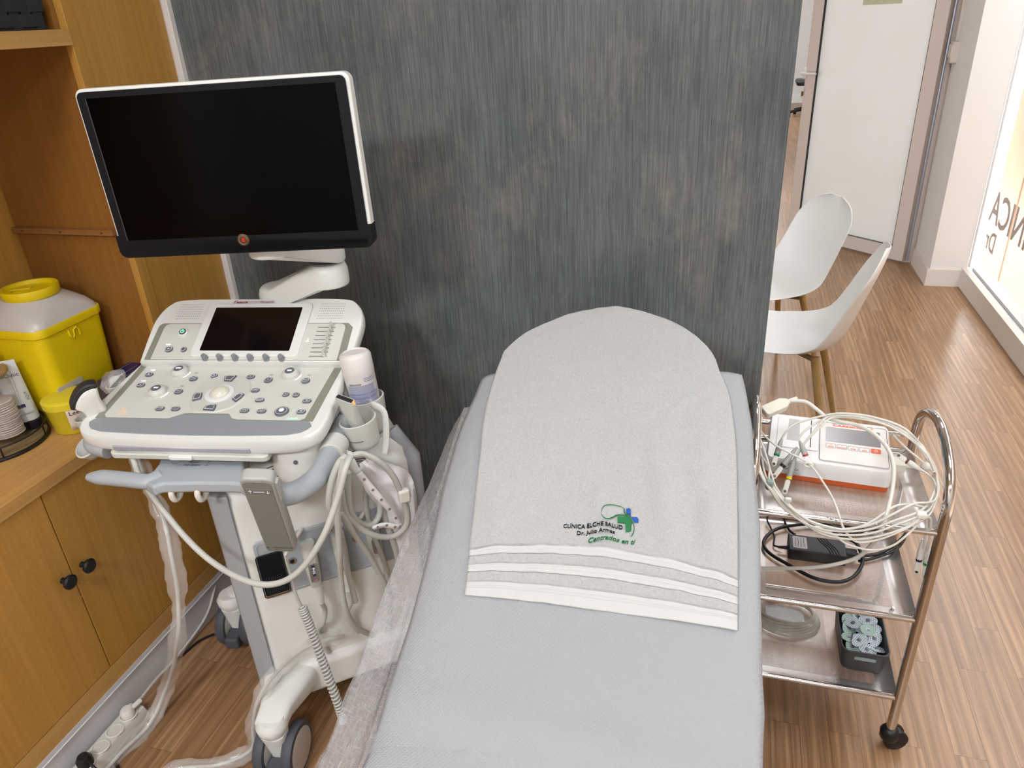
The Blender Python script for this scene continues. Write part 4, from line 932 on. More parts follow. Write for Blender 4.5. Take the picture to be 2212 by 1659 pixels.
# ---- monitor and arm
mc = V((-.9475, 1.25, 1.321)); mx_ = V((.979, .204, .013)).normalized(); MTt = frame(mc, mx_, V((-.016, .005, 1)))
mo = [onp(MTt, p) for p in ((162, 195), (750, 149), (804, 520), (268, 547))]
ML, MR, MTp, MB = -.266, .267, .153, -.172
mz = 1 if (MTt.to_3x3() @ V((0, 0, 1))).dot(CAM-mc) > 0 else -1
mon = G().prism(rrect(MR-ML, MTp-MB, .016, 6, (ML+MR)/2, (MTp+MB)/2), -.030, -.001, MTt).build('monitor', white, us, bevel=.005, seg=3)
G().prism(rrect(MR-ML-.014, MTp-MB-.0065, [.011, .011, .016, .016], 6, (ML+MR)/2, (MTp+MB)/2-.0025), -.003, .0045, MTt).build('monitor_bezel', bezel, mon, bevel=.0015)
G().prism(rrect(MR-ML+.001, .046, [.002, .002, .016, .016], 6, (ML+MR)/2, MB+.0225), -.0305, .0045, MTt).build('monitor_chin', bezel, mon, bevel=.003)
note(G().prism(rrect(.482, .272, .001, 2), .0046, .0050, MTt).build('screen', screenm, mon), 'switched-off black screen')
G().tube([MTt @ V((a, b, .0048)) for a, b in ((-.2415, .1365), (-.2415, -.1365))], .0011, 6).build('screen_edge', mm('edge_grey', '3c3e41', .4), mon)
lx, ly = onp(MTt, (526, 518), .005)
lg = G().lathe([(.0125, 0), (.0125, .0015), (.011, .002)], MTt @ M.Translation((lx, ly, .0045)), 32).build('badge', mm('bronze', '5c4326', .4, metal=.4), mon)
G().tube([MTt @ V((lx+.0087*math.cos(R(a)), ly+.0087*math.sin(R(a)), .0068)) for a in range(0, 340, 20)], .0010, 6).build('badge_ring', mm('badge_grey', '6c6a68', .4), lg)
text('symbol', 'e', .0150, MTt @ M.Translation((lx+.0003, ly+.001, .0067)), mm('badge_red', 'd81e18', .4, emit=.15, var=0), lg, .0002, bold=.0003)
G().prism(rrect(.40, .24, .03, 5, 0, -.01), -.055, -.030, MTt, 1.0).build('monitor_back', white, mon, bevel=.012, seg=3)
p1 = PY((606, 652), 1.47); el = PY((708, 585), 1.46); p2 = PY((585, 540), 1.33)
def link(a, b_, w, h, name, za, zb):
    a, b_ = V(a), V(b_); d = V((b_.x-a.x, b_.y-a.y, 0)); L_ = d.length; d.normalize(); s_ = V((-d.y, d.x, 0)); pr = []
    for k in range(13): t_ = R(90+180*k/12); pr.append((w*math.cos(t_), w*math.sin(t_)))
    for k in range(13): t_ = R(-90+180*k/12); pr.append((L_+w*math.cos(t_), w*math.sin(t_)))
    rings = []
    for z, sc in ((-h/2, .97), (-h*.42, .99), (-h*.15, 1), (h*.15, .99), (h*.36, .93), (h*.46, .83), (h/2, .68)):
        rings.append([V((a.x, a.y, 0))+d*(L_/2+(x-L_/2)*(1-(1-sc)*w*1.4/(L_/2+w)))+s_*y*sc+V((0, 0, z+a.z+(b_.z-a.z)*max(0, min(1, x/L_)))) for x, y in pr])
    return G().loft(rings).build(name, white, us, ang=70)
zc = p1.z
G().lathe([(.052, -.07), (.045, -.04), (.040, .0)], M.Translation((p1.x, p1.y, p1.z-.012)), 32).build('arm_post', white, us, ang=50)
G().lathe([(.0415, -.002), (.0415, .0)], M.Translation((p1.x, p1.y, p1.z-.010)), 32).build('joint_ring', darkbtn, us)
lo_ = link((p1.x, p1.y, p1.z+.018), (el.x, el.y, el.z-.004), .047, .056, 'arm_link', 0, 0)
G().lathe([(.040, -.0015), (.040, .0015)], M.Translation((el.x, el.y, el.z+.0245)), 32).build('joint_ring', darkbtn, us)
up_ = link((el.x, el.y, el.z+.048), (p2.x, p2.y, p2.z+.014), .046, .046, 'arm_link', 0, 0)
a = V((p2.x, p2.y, p2.z+.02)); b_ = MTt @ V((-.02, -.03, -.05))
G().tube([a, V((a.x, a.y, a.z+.06)), b_], .028, 16).build('monitor_mount', white, us)
q = PP((430, 541), MTt @ V((0, 0, -.012)), MTt.to_3x3() @ V((0, 0, 1))); G().box(tuple(q), (.02, .014, .01)).build('cable_clip', black, mon, bevel=.003)
# ================================================================ things on the worktop
WZ = .7125
def VZ(p, x, y):   # point of the vertical line through x,y seen at photo pixel p
    d = ray(*p); k = math.hypot(x, y)/math.hypot(d.x, d.y); return CAMH+d.z*k
yel = mm('yellow_plastic', 'd9bf08', .38, var=.02)
# sharps container
bx0, bx1, by0, by1 = -1.722, -1.507, 1.185, 1.392
sc = thing('sharps_container', ((bx0+bx1)/2, (by0+by1)/2, WZ), 'large yellow sharps bin with milky domed lid and round yellow cap', 'sharps container')
cx_, cy_ = (bx0+bx1)/2, (by0+by1)/2; W_, D_ = bx1-bx0, by1-by0
rings = []
for z, s in ((0, .86), (.004, .88), (.12, .93), (.225, .965), (.228, 1.0), (.243, 1.015), (.247, 1.0)):
    rings.append([V((cx_+a*s, cy_+b*s, WZ+z)) for a, b in rrect(W_, D_, .030, 6)])
bin_ = G().loft(rings).build('bin_body', yel, sc, ang=40)
lidm = mm('milky_plastic', 'd4cec8', .25, var=.02, trans=.25)
rings = []
for z, s, rr in ((.245, .985, .03), (.255, .965, .035), (.268, .91, .045), (.280, .83, .06), (.291, .73, .07), (.300, .62, .065), (.304, .55, .06)):
    rings.append([V((cx_+a*s, cy_+b*s, WZ+z)) for a, b in rrect(W_, D_, min(rr/s, .1), 8)])
G().loft(rings).build('lid', lidm, sc, ang=60)
capT = M.Translation((cx_+.010, cy_+.0, WZ+.300)) @ M.Scale(.92, 4)
cp_ = G().lathe([(.066, 0), (.068, .004), (.0685, .020), (.067, .024), (.060, .024), (.058, .014), (.001, .013)], capT, 48).build('round_cap', yel, sc, ang=45)
G().lathe([(.050, .0135), (.048, .017), (.03, .0175), (.001, .0175)], capT @ M.Diagonal((1, .62, 1, 1)), 40).build('disposal_flap', yel, cp_, ang=45)
G().box((-.02, .0, .019), (.05, .02, .004), capT @ M.Rotation(R(30), 4, 'Z')).build('flap_tab', yel, cp_, bevel=.002)
yc = 1.285
g = G().tube([V((bx1-.003, yc-.014, WZ+.222)), V((bx1-.001, yc-.014, WZ+.205)), V((bx1-.001, yc-.008, WZ+.198)), V((bx1-.001, yc-.002, WZ+.205)), V((bx1-.001, yc-.002, WZ+.216)), V((bx1-.001, yc+.008, WZ+.221)), V((bx1-.001, yc+.014, WZ+.214)), V((bx1-.001, yc+.014, WZ+.199))], .0022, 6).build('lid_latch', yel, bin_)
lab = mm('label_white', 'b9b6b0', .6)
Tl = frame((bx1-.0105, 1.232, WZ+.055), (0, 1, 0), (.05, 0, 1))
l_ = G().prism(rrect(.075, .09, .003, 2), -.001, .0006 if (Tl.to_3x3() @ V((0, 0, 1))).x > 0 else -.003, Tl).build('label', lab, sc)
for k, w_ in enumerate((.04, .055, .06, .05)): G().prism(rrect(w_, .0012, .0003, 1, 0, .03-k*.014), .0006, .0009, Tl).build('printed_line', grey_t, l_)
# navy box beside it
nz0 = .786
poly = [PZ(p, nz0) for p in ((196, 822), (257, 779), (275, 770), (300, 766), (330, 764), (352, 776), (300, 840), (262, 872), (228, 868))]
poly = [(max(min(p.x, -1.40), -1.502), min(p.y, 1.408)) for p in poly]
b = tag(G().prism(poly, WZ, nz0).build('navy_box', mm('glossy_navy', '1d1a55', .2, coat=.4), bevel=.003), 'glossy navy blue box with white print behind the scanner controls, right of the sharps bin', 'box')
for p, q in (((232, 812), (285, 782)), ((258, 812), (296, 789)), ((262, 818), (300, 796))):
    a, c_ = PZ(p, nz0+.0008), PZ(q, nz0+.0008); G().tube([a, c_], .0004, 5, flat=.4).build('printed_line', lab, b)
# yellow wipes tub
jx, jy = PZ((165, 922), WZ).xy; jx -= .0; 
jh = VZ((168, 846), jx, jy)-WZ
jr = .053
t = thing('wipes_tub', (jx, jy, WZ), 'round yellow wipes tub with screw lid and white label, beside the scanner', 'tub')
yl2 = mm('lemon_plastic', 'd6c22e', .4, var=.02)
G().lathe([(.040, 0), (.044, .004), (jr-.003, jh*.77), (jr-.002, jh*.78)], M.Translation((jx, jy, WZ)), 48).build('tub_body', yl2, t, ang=45)
G().lathe([(jr-.004, jh*.76), (jr, jh*.785), (jr+.001, jh*.96), (jr-.003, jh), (jr-.012, jh+.002), (.001, jh+.003)], M.Translation((jx, jy, WZ)), 48).build('screw_lid', yl2, t, ang=45)
ca = math.atan2(-jy, -jx)+.06
def tubp(a, z, off=.0008): 
    rr = .044+(jr-.003-.044)*(z/(jh*.77))+off; return V((jx+rr*math.cos(ca+a), jy+rr*math.sin(ca+a), WZ+z))
lb = G().grid(lambda u, v: tubp((u-.25)*1.15, .014+v*.058), 16, 4).build('label', mm('label_cream', 'd5c9bd', .6), t, solid=.0004)
G().grid(lambda u, v: tubp((u-.25)*1.15, .0715+v*.010, .0014), 16, 2).build('label_band', black, lb)
def wrap(s, size, z, a0, m, par):
    return text('lettering', s, size, M(), m, par, .0001, fn=lambda p: tubp(a0+p.x/.05, z+p.y, .0018), align='LEFT')
wrap('LeedFe', .016, .058, -.19, mm('violet_ink', '4a3a4c', .5), lb); 
for k, s_ in enumerate(('Maxi', 'Toallitas', 'Para manos', 'Nº 100')): wrap(s_, .006, .045-k*.0075, .25, grey_t, lb)
# lazy-susan tray
trx, try_ = -1.622, 1.088
t = thing('round_tray', (trx, try_, WZ), 'round wooden tray with a black wire rail on the worktop', 'tray')
TT = M.Translation((trx, try_, WZ))
G().lathe([(.100, 0), (.104, .003), (.104, .009), (.100, .011), (.001, .011)], TT, 64).build('tray_base', wood('tray_wood', '6e5a3c', '7d6846', '8a7450', 'Y'), t, ang=45)
G().tube([V((trx+.105*math.cos(R(a)), try_+.105*math.sin(R(a)), WZ+.005)) for a in range(0, 360, 6)], .0045, 8, closed=True).build('rim', black, t)
G().tube([V((trx+.107*math.cos(R(a)), try_+.107*math.sin(R(a)), WZ+.034)) for a in range(0, 360, 6)], .0022, 8, closed=True).build('rail', black, t)
for a in (25, 85, 145, 205, 265, 325): G().cyl((trx+.107*math.cos(R(a)), try_+.107*math.sin(R(a)), WZ+.006), (trx+.107*math.cos(R(a)), try_+.107*math.sin(R(a)), WZ+.034), .002, n=8).build('rail_post', black, t)
tz0 = WZ+.0115
# acrylic jar of cotton pads
ax_, ay_ = -1.606, 1.108; ah = VZ((26, 792), ax_+.04, ay_+.02)-tz0-.012
t = thing('acrylic_jar', (ax_, ay_, tz0), 'clear acrylic jar with light wooden lid holding cotton pads', 'jar')
acr = mm('acrylic', 'ffffff', .03, trans=1, var=0, ior=1.12, spec=.6)
G().lathe([(.043, 0), (.0455, .004), (.0455, ah), (.0435, ah), (.0435, .006), (.001, .006)], M.Translation((ax_, ay_, tz0)), 48, cap=False).build('jar_body', acr, t, ang=45)
G().lathe([(.0457, ah), (.047, ah+.002), (.047, ah+.010), (.045, ah+.012), (.001, ah+.012)], M.Translation((ax_, ay_, tz0)), 48).build('lid', wood('lid_wood', '9a7a4e', 'a5845a', 'b08f64', 'Y', rough=.5), t, ang=45)
pad0 = None; cot = mm('cotton', 'd2c6bf', .95, var=.04, bump=.5, bs=300)
for k in range(17):
    z = tz0+.008+k*.0052
    if pad0 is None:
        pad0 = G().lathe([(.033, 0), (.0355, .001), (.0358, .0025), (.034, .0045), (.001, .0048)], M.Translation((ax_, ay_, z)), 32).build('cotton_pad', cot); o = pad0; b0 = o.location.copy()
    else: o = pad0.copy(); C.objects.link(o); o.location = b0+V((random.uniform(-.002, .002), random.uniform(-.002, .002), k*.0052)); o.rotation_euler.z = k
    tag(o, 'round white cotton pad in the stack inside the clear acrylic jar', 'cotton pad', 'cotton pads in the acrylic jar')
# cream tubes standing on their caps
def cream(bx_, by_, w_, h_, lean, ang_, name_lab, cat_grp, front=True):
    t = thing('cream_tube', (bx_, by_, tz0), name_lab, 'cream tube')
    d = V((math.cos(ang_), math.sin(ang_), 0)); nrm = V((d.y, -d.x, 0)); up = (V((0, 0, 1))+lean).normalized()
    P0 = V((bx_, by_, tz0)); rings = []
    G().lathe([(.0235, 0), (.0245, .002), (.0245, .022), (.001, .022)], M.Translation(P0), 36).build('tube_cap', mm('plum_cap', '1d1420', .3), t, ang=45)
    for k in range(11):
        f = k/10; a_ = .0225+(w_/2-.0225)*f; b_ = max(.0011, .0215*(1-f**1.4)); c_ = P0+up*(.023+f*(h_-.023))
        rings.append([c_+d*(a_*math.cos(2*math.pi*i/32))+nrm*(b_*math.sin(2*math.pi*i/32)) for i in range(32)])
    tb = G().loft(rings).build('tube_body', mm('tube_white', 'cdd0cf', .35, var=.01), t, ang=70)
    c_ = P0+up*(h_-.004); G().box((0, 0, 0), (w_, .0026, .010), frame(c_, d, nrm)).box((0, 0, 0), (w_, .010, .0026), frame(c_, d, up)).build('crimp', mm('tube_white', ''), tb)
    Tf = frame(P0, d, up); zs_ = (Tf.to_3x3() @ V((0, 0, 1))).dot(nrm)
    def sp(p, y0): 
        f = (y0+p.y-.023)/(h_-.023); a_ = .0225+(w_/2-.0225)*f; b_ = max(.0011, .0215*(1-max(0, min(1, f))**1.4)); u = max(-.98, min(.98, p.x/a_)); 
        side = 1 if nrm.dot(CAM-P0) > 0 else -1
        return P0+up*(y0+p.y)+d*p.x+nrm*side*(b_*math.sqrt(1-u*u)+.0006)
    text('lettering', 'SkinClinic', .0135, M(), mm('purple_ink', '3c2a55', .5), tb, .0001, fn=lambda p: sp(p, h_*.80))
    if front:
        lg_ = G().grid(lambda u, v: sp(V((-.008+.0*u+u*.019, -.004+v*.0085, 0)), h_*.36), 6, 3).build('logo_box', mm('purple_ink', ''), tb)
        text('lettering', 'AQUA', .008, M(), grey_t, tb, .0001, fn=lambda p: sp(V((.021-p.y, p.x, 0)), h_*.48))
        text('lettering', 'FOR MOISTURISING', .0045, M(), grey_t, tb, .0001, fn=lambda p: sp(p, h_*.24))
ct = math.atan2(1.15, 1.6); 
va = math.atan2(-1.2, -1.6)+R(90)
h1 = VZ((45, 768), -1.585, 1.185)-tz0
cream(-1.588, 1.160, .062, h1, V((-.10, -.06, 0)), R(38), 'white cream tube with purple lettering standing beside the acrylic jar', None)
cream(-1.640, 1.158, .058, h1+.010, V((-.10, -.02, 0)), R(30), 'white cream tube half hidden behind the front tube', None, False)
# pink wrapped sachet
t = G().loft([[V((-1.655+a*s, 1.045+b*s, tz0+z)) for a, b in rrect(.05, .03, .01, 4)] for z, s in ((0, .8), (.01, 1), (.05, .9), (.06, .3))]).build('pink_sachet', mm('pink_foil', 'b83a93', .2, coat=.5, var=.2, vs=60))
tag(t, 'shiny pink sachet at the left edge of the round tray', 'sachet')
# ================================================================ holders, transducers, cables
hm = mm('holder_ivory', 'c5c6bf', .45, var=.015)
def cup(c, axis, r0, r1, h, name, tilt_open=None, th=.0035, n=36, a0=0, a1=360):
    c = V(c); z = V(axis).normalized(); x = V((1, 0, 0)); x = (x-z*x.dot(z)).normalized(); T = frame(c, x, z.cross(x))
    return G().lathe([(r0*.55, -h), (r0*.9, -h+.006), (r0, -h+.016), (r1, 0), (r1-th, .001), (r0-th, -h+.018), (r0*.5, -h+.010)], T, n, cap=False).build(name, hm, us, ang=50), T
# right side: bottle cup and transducer cup
c1 = PY((785, 858), 1.30); c2 = PY((772, 905), 1.20)
k1, T1 = cup(c1, (-.10, .02, 1), .040, .046, .085, 'bottle_holder'); k2, T2 = cup(c2, (-.12, -.05, 1), .034, .040, .068, 'probe_holder')
G().lathe([(.030, -.11), (.033, -.085)], T1, 30).build('holder_foot', hm, k1)
G().tube([T2 @ V((.036*math.cos(R(a)), .036*math.sin(R(a)), -.036)) for a in range(-130, -50, 8)], .0012, 6).build('groove', mm('groove_dark', '6e6a62', .6), k2)
G().tube(spline([c2+V((.02, .035, .018)), c2+V((.048, .03, .005)), c2+V((.050, .02, -.05)), c2+V((.045, .01, -.085))], 6), .005, 10, flat=1.8).build('holder_bracket', hm, us)
G().tube([c2+V((-.03, .03, -.02)), LT @ V((.25, .0, -.02))], .010, 12).build('holder_arm', hm, us); G().tube([c1+V((-.03, -.01, -.04)), LT @ V((.245, .06, -.02))], .010, 12).build('holder_arm', hm, us)
# clamp with cable hook on the right rail
ca_ = PZ((722, 968), .772); d_ = (PZ((735, 935), .778)-PZ((705, 1000), .766)).normalized(); x_ = V((d_.y, -d_.x, 0)); 
TC = frame(ca_, d_, V((-d_.y, d_.x, 0)).normalized())
G().tube([TC @ V((-.022, 0, 0)), TC @ V((.022, 0, 0))], .0265, 20).build('rail_clamp', hm, us, bevel=.003)
hk = [TC @ V((0, -.018, -.01)), TC @ V((-.004, -.030, -.03)), TC @ V((-.006, -.036, -.052)), TC @ V((-.004, -.048, -.060)), TC @ V((-.0, -.058, -.048))]
G().tube(spline(hk, 6), .007, 10, flat=1.6).build('cable_hook', hm, us)
hookp = FO((745, 985), .17)
# disinfectant bottle, upside down in its cup
bt = thing('disinfectant_bottle', T1 @ V((0, 0, -.06)), 'white spray can standing upside down in the round holder right of the scanner controls', 'bottle')
TBt = frame(T1 @ V((0, 0, -.062)), T1.to_3x3() @ V((1, 0, 0)), T1.to_3x3() @ V((0, 1, 0)))
top = PY((765, 760), 1.305); L_ = (top-TBt.translation).length; axis = (top-TBt.translation).normalized(); xx = V((1, 0, 0)); xx = (xx-axis*xx.dot(axis)).normalized(); TBt = frame(TBt.translation, xx, axis.cross(xx))
br_ = .0345
bb = G().lathe([(.028, 0), (br_-.001, .004), (br_, .01), (br_, L_*.72), (br_+.0006, L_*.73), (br_, L_*.95), (br_-.003, L_*.985), (br_-.007, L_), (br_-.009, L_-.003), (.020, L_-.0035), (.018, L_-.001), (.001, L_-.001)], TBt, 48).build('can_body', mm('bottle_white', 'dbd6d2', .35, var=.01), bt, ang=45)
ta = math.atan2(*( (TBt.inverted() @ CAM).yx ))
def canp(a, z, off=.0006): return TBt @ V(((br_+off)*math.cos(ta+a), (br_+off)*math.sin(ta+a), z))
inkb = mm('fine_blue_print', '7f83a8', .6, var=.15, vs=900)
for z0, z1, a0, a1, st in ((.068, .074, -.9, .9, .0022), (.012, .062, -.9, .35, .0028), (.012, .062, .45, 1.1, .0028)):
    z = z0
    while z < z1*L_/.125:
        G().grid(lambda u, v: canp(a0+u*(a1-a0-random.uniform(0, .1)), z+v*st*.55), 12, 1).build('printed_line', inkb, bb); z += st
for k in range(8):
    G().tube([canp(-.75+k*.1+a*.02, L_*.62+b_*.0016) for a, b_ in ((-1, -1), (1, -1), (1, 1), (-1, 1))], .0004, 4, closed=True).build('hazard_icon', grey_t, bb)
for k in range(3): G().grid(lambda u, v: canp(.2+u*.75, L_*(.64+k*.022)+v*.0014), 10, 1).build('printed_line', inkb, bb)
# linear transducer in the right cup
A0 = PY((772, 918), 1.195); A1 = PY((745, 862), 1.175)
def probe(name, P0, P1, wdir, w0, w1, t0, t1, label, facem, parts=None):
    P0, P1 = V(P0), V(P1); ax = (P1-P0); L_ = ax.length; ax.normalize(); wd = V(wdir); wd = (wd-ax*wd.dot(ax)).normalized(); nn = ax.cross(wd)
    t = thing(name, P0-ax*.05, label, 'ultrasound probe')
    rings = []
    for k, (f, w_, th_) in enumerate(((-.9, w0*.55, t0*.6), (-.75, w0*.75, t0*.9), (-.3, w0, t0), (.25, w0*1.05, t0*1.05), (.55, (w0+w1)/2*.98, t0*.95), (.78, w1, t1), (1.0, w1*1.02, t1))):
        c = P0+ax*(L_*f); rings.append([c+wd*x+nn*y for x, y in rrect(w_, th_, min(w_, th_)*.42, 5)])
    b = G().loft(rings).build('probe_body', ivory, t, ang=60)
    TT = frame(P1, wd, nn)
    if (TT.to_3x3() @ V((0, 0, 1))).dot(ax) < 0: TT = frame(P1, -wd, nn)
    G().prism(rrect(w1*.92, t1*.62, t1*.2, 4), -.001, .0018, TT).build('probe_face', facem, t)
    return t, b, TT, ax, wd, nn, L_
bm2 = mm('lens_black', '26272b', .45)
t, b, TT, ax, wd, nn, L_ = probe('linear_probe', A0, A1, PY((780, 872), 1.17)-PY((727, 845), 1.19), .030, .050, .024, .014, 'ivory flat-tipped ultrasound probe in the cup right of the control panel, can behind it', bm2)
G().prism(rrect(.0025, .004, .001, 3, .0255, 0), -.006, .0024, TT).build('orientation_mark', mm('lit_orange', ''), t)
pc_ = spline([A0-ax*L_*.8, c2+V((.0, -.0, -.075)), c2+V((.012, -.005, -.105)), c2+V((.02, -.008, -.15)), FO((796, 1010), .03), FO((790, 1080), .03), FO((802, 1140), .05), FO((835, 1230), .05), FO((838, 1290), .04)], 7)
G().tube(pc_, .0058, 10).build('probe_cable', cablem, t)
# convex transducer in the left cup
lc = PY((196, 895), 1.02)
k3, T3 = cup(LT @ V((-.280, -.082, -.012)), (-.15, -.1, 1), .021, .026, .050, 'probe_holder')
G().tube([LT @ V((-.292, -.075, -.03)), LT @ V((-.255, -.07, -.02))], .011, 12).build('holder_arm', hm, us)
cpos = LT @ V((-.280, -.082, -.012))
D0 = cpos+V((0, 0, -.02)); D1 = PY((196, 872), cpos.y+.005)
cv = thing('convex_probe', D0, 'white curved ultrasound probe with black lens in the cup left of the control panel', 'ultrasound probe')
# body: outline of the fan-shaped head drawn in its own plane and given thickness
vd = (CAM-D1); vd.z = 0; vd.normalize(); sx_ = V((-vd.y, vd.x, 0)); sx_ = sx_ if sx_.x > 0 else -sx_
def cpx(p, off=0): return PP(p, D1+vd*off, vd)
outl = [(186, 912), (202, 902), (186, 893), (172, 880), (163, 874), (170, 858), (182, 840), (200, 831), (206, 830), (212, 843), (214, 856), (222, 868), (236, 882), (228, 905), (215, 922), (200, 926)]
outl = [(228, 925), (196, 924), (188, 910), (184, 896), (172, 885), (156, 879), (158, 862), (170, 842), (188, 830), (206, 827), (212, 845), (218, 862), (232, 880), (242, 900)]
sp_ = spline([cpx(p) for p in outl], 4, closed=True); cc = sum(sp_, V())/len(sp_)
rings = []
for o_, s in ((-.019, .72), (-.016, .88), (-.009, .97), (0, 1), (.009, .97), (.016, .88), (.019, .72)): rings.append([cc+(p-cc)*s+vd*o_ for p in sp_])
cvb = G().loft(rings).build('probe_body', mm('probe_white', 'd5d3cc', .35), cv, ang=70)
lens = [(151, 879), (154, 860), (164, 842), (182, 828), (204, 824), (208, 832), (190, 838), (176, 850), (169, 866), (168, 880)]
ls_ = spline([cpx(p) for p in lens], 3, closed=True); lcn = sum(ls_, V())/len(ls_)
G().loft([[lcn+(p-lcn)*s+vd*o_ for p in ls_] for o_, s in ((-.0165, .85), (-.014, 1), (.014, 1), (.0165, .85))]).build('probe_lens', bm2, cv, bevel=.001, ang=50)
q = cpx((165, 885), .0165); G().lathe([(.0022, 0), (.001, .0006)], frame(q, sx_, (0, 0, 1)), 8).build('red_mark', mm('red_mark', 'b03040', .5), cv)
# the long cable of this probe: behind the panel, round the hooks, down and up to the right hook
hk_ = FO((742, 988), .175)
cabp = [D0+V((0, 0, -.03)), LT @ V((-.27, -.06, -.08)), PY((283, 985), 1.02), PY((300, 1025), 1.00), PY((340, 1085), .97), PY((400, 1160), .95), PY((460, 1215), .94), PY((530, 1254), .92), PY((590, 1262), .92), PY((645, 1235), .93), PY((695, 1165), .95), PY((728, 1080), .98), PY((745, 1015), 1.00), PY((758, 985), 1.03)]
cabp[2:] = [V(p) for p in cabp[2:]]
G().tube(spline(cabp, 8), .0062, 12).build('probe_cable', cablem, cv, ang=60)
# left rear cups and wrapped probe
k4, T4 = cup(LT @ V((-.282, .040, -.014)), (-.12, -.1, 1), .020, .025, .045, 'probe_holder'); G().tube([LT @ V((-.288, .045, -.03)), LT @ V((-.25, .045, -.02))], .011, 12).build('holder_arm', hm, us)
k5, T5 = cup(LT @ V((-.262, -.135, -.050)), (-.1, -.55, .8), .024, .028, .03, 'probe_holder')
film = mm('clear_film', 'efeae4', .10, alpha=.22, var=.05, spec=.9, bump=.9, bs=60, bdist=.004, coat=.6)
wp = LT @ V((-.288, .045, .0)); w1_ = PP((252, 826), wp, V((0, -1, .1)).normalized())
t, b, TT, ax, wd, nn, L_ = probe('wrapped_probe', wp+V((0, 0, -.01)), w1_, (1, .25, 0), .024, .042, .022, .012, 'ultrasound probe wrapped in clear film left of the control panel, behind the curved one', bm2)
G().tube([LT @ V((-.288, .045, -.05)), LT @ V((-.27, .0, -.10)), LT @ V((-.255, -.06, -.13))], .0058, 10).build('probe_cable', cablem, t)
def crumple(fn, nu, nv, name, m, parent, amp=.004, sc=40, closed=False):
    g = G(); g.grid(lambda u, v: (lambda p: p+V((NZ.noise(p*sc), NZ.noise(p*sc+V((9, 0, 0))), NZ.noise(p*sc+V((0, 9, 0)))))*amp)(V(fn(u, v))), nu, nv); return g.build(name, m, parent, ang=30)
def bag(u, v):
    a = 2*math.pi*u; k = math.sin(math.pi*min(.94, .12+v*.82)); r1, r2 = .033*k, .018*k
    return w1_+ax*(-.035+.056*v)+wd*r1*math.cos(a)+nn*r2*math.sin(a)
crumple(bag, 28, 10, 'film_wrap', film, t, .006, 70)
# ---- looped cables hanging from the right hook
rc = thing('coiled_probe_cables', hk_, 'bundle of beige probe cables looped over the hook right of the scanner handle', 'cable bundle')
def loopc(pts, r=.0066, name='cable_loop'): return G().tube(spline([FO((a, b_), o) for a, b_, o in pts], 8), r, 12).build(name, cablem, rc, ang=60)
loopc([(748, 985, .15), (732, 1000, .155), (716, 1040, .155), (710, 1085, .15), (718, 1110, .14), (735, 1135, .13)])
loopc([(750, 990, .145), (735, 1010, .15), (722, 1050, .15), (722, 1100, .145), (736, 1160, .12), (748, 1220, .10), (768, 1300, .09)])
loopc([(742, 992, .16), (733, 1050, .16), (729, 1110, .155), (733, 1180, .14), (737, 1260, .12), (748, 1320, .11), (770, 1355, .09), (805, 1372, .06)])
loopc([(758, 985, .13), (785, 981, .13), (820, 998, .13), (850, 1030, .125), (870, 1075, .12), (880, 1110, .115), (876, 1138, .11), (850, 1158, .10), (815, 1158, .10), (780, 1142, .10), (750, 1110, .10), (738, 1060, .11)])
loopc([(752, 1020, .12), (752, 1060, .11), (758, 1105, .10), (780, 1130, .09), (805, 1132, .085), (820, 1110, .08), (818, 1075, .075), (808, 1050, .07)])
loopc([(738, 1110, .11), (770, 1160, .10), (800, 1205, .09), (832, 1262, .08), (845, 1290, .06)])
loopc([(822, 1080, .07), (835, 1130, .07), (852, 1180, .07), (864, 1230, .06)])
q = FO((873, 1070), .125); G().box((0, 0, 0), (.026, .032, .018), frame(q, BXd, (0, 0, 1))).build('cable_clip', mm('clip_white', 'dcd8cf', .35), rc, bevel=.006)
q = FO((752, 998), .165); G().tube([FO((742, 1018), .165), FO((758, 978), .165)], .0075, 12, flat=.6).build('velcro_tie', white, rc)
# ---- white plastic bag with perforated strap
pb = thing('plastic_bag', FO((850, 1090), .06), 'crumpled white plastic bag with perforated strap hanging behind the cable loops', 'bag')
bagm = mm('white_film', 'e9e6e8', .25, alpha=.88, var=.03, bump=.6, bs=25, bdist=.006, coat=.4)
bl = [(772, 1005), (790, 1060), (830, 1110), (850, 1150), (865, 1215)]; br2 = [(800, 985), (840, 1000), (882, 1020), (900, 1070), (903, 1140)]
ls2, rs2 = resamp(spline([V((a, b_, 0)) for a, b_ in bl], 6), 24), resamp(spline([V((a, b_, 0)) for a, b_ in br2], 6), 24)
g = G()
g.grid(lambda u, v: (lambda p: FO((p.x, p.y), .07+.02*math.sin(u*math.pi)+.014*NZ.noise(V((u*5, v*6, 2)))))(ls2[int(v*24+.5)].lerp(rs2[int(v*24+.5)], u)), 24, 24)
g.grid(lambda u, v: (lambda p: FO((p.x, p.y), .030-.010*math.sin(u*math.pi)+.006*NZ.noise(V((u*5, v*6, 7)))))(ls2[int(v*24+.5)].lerp(rs2[int(v*24+.5)], u)), 24, 24)
g.build('bag_film', bagm, pb, ang=30)
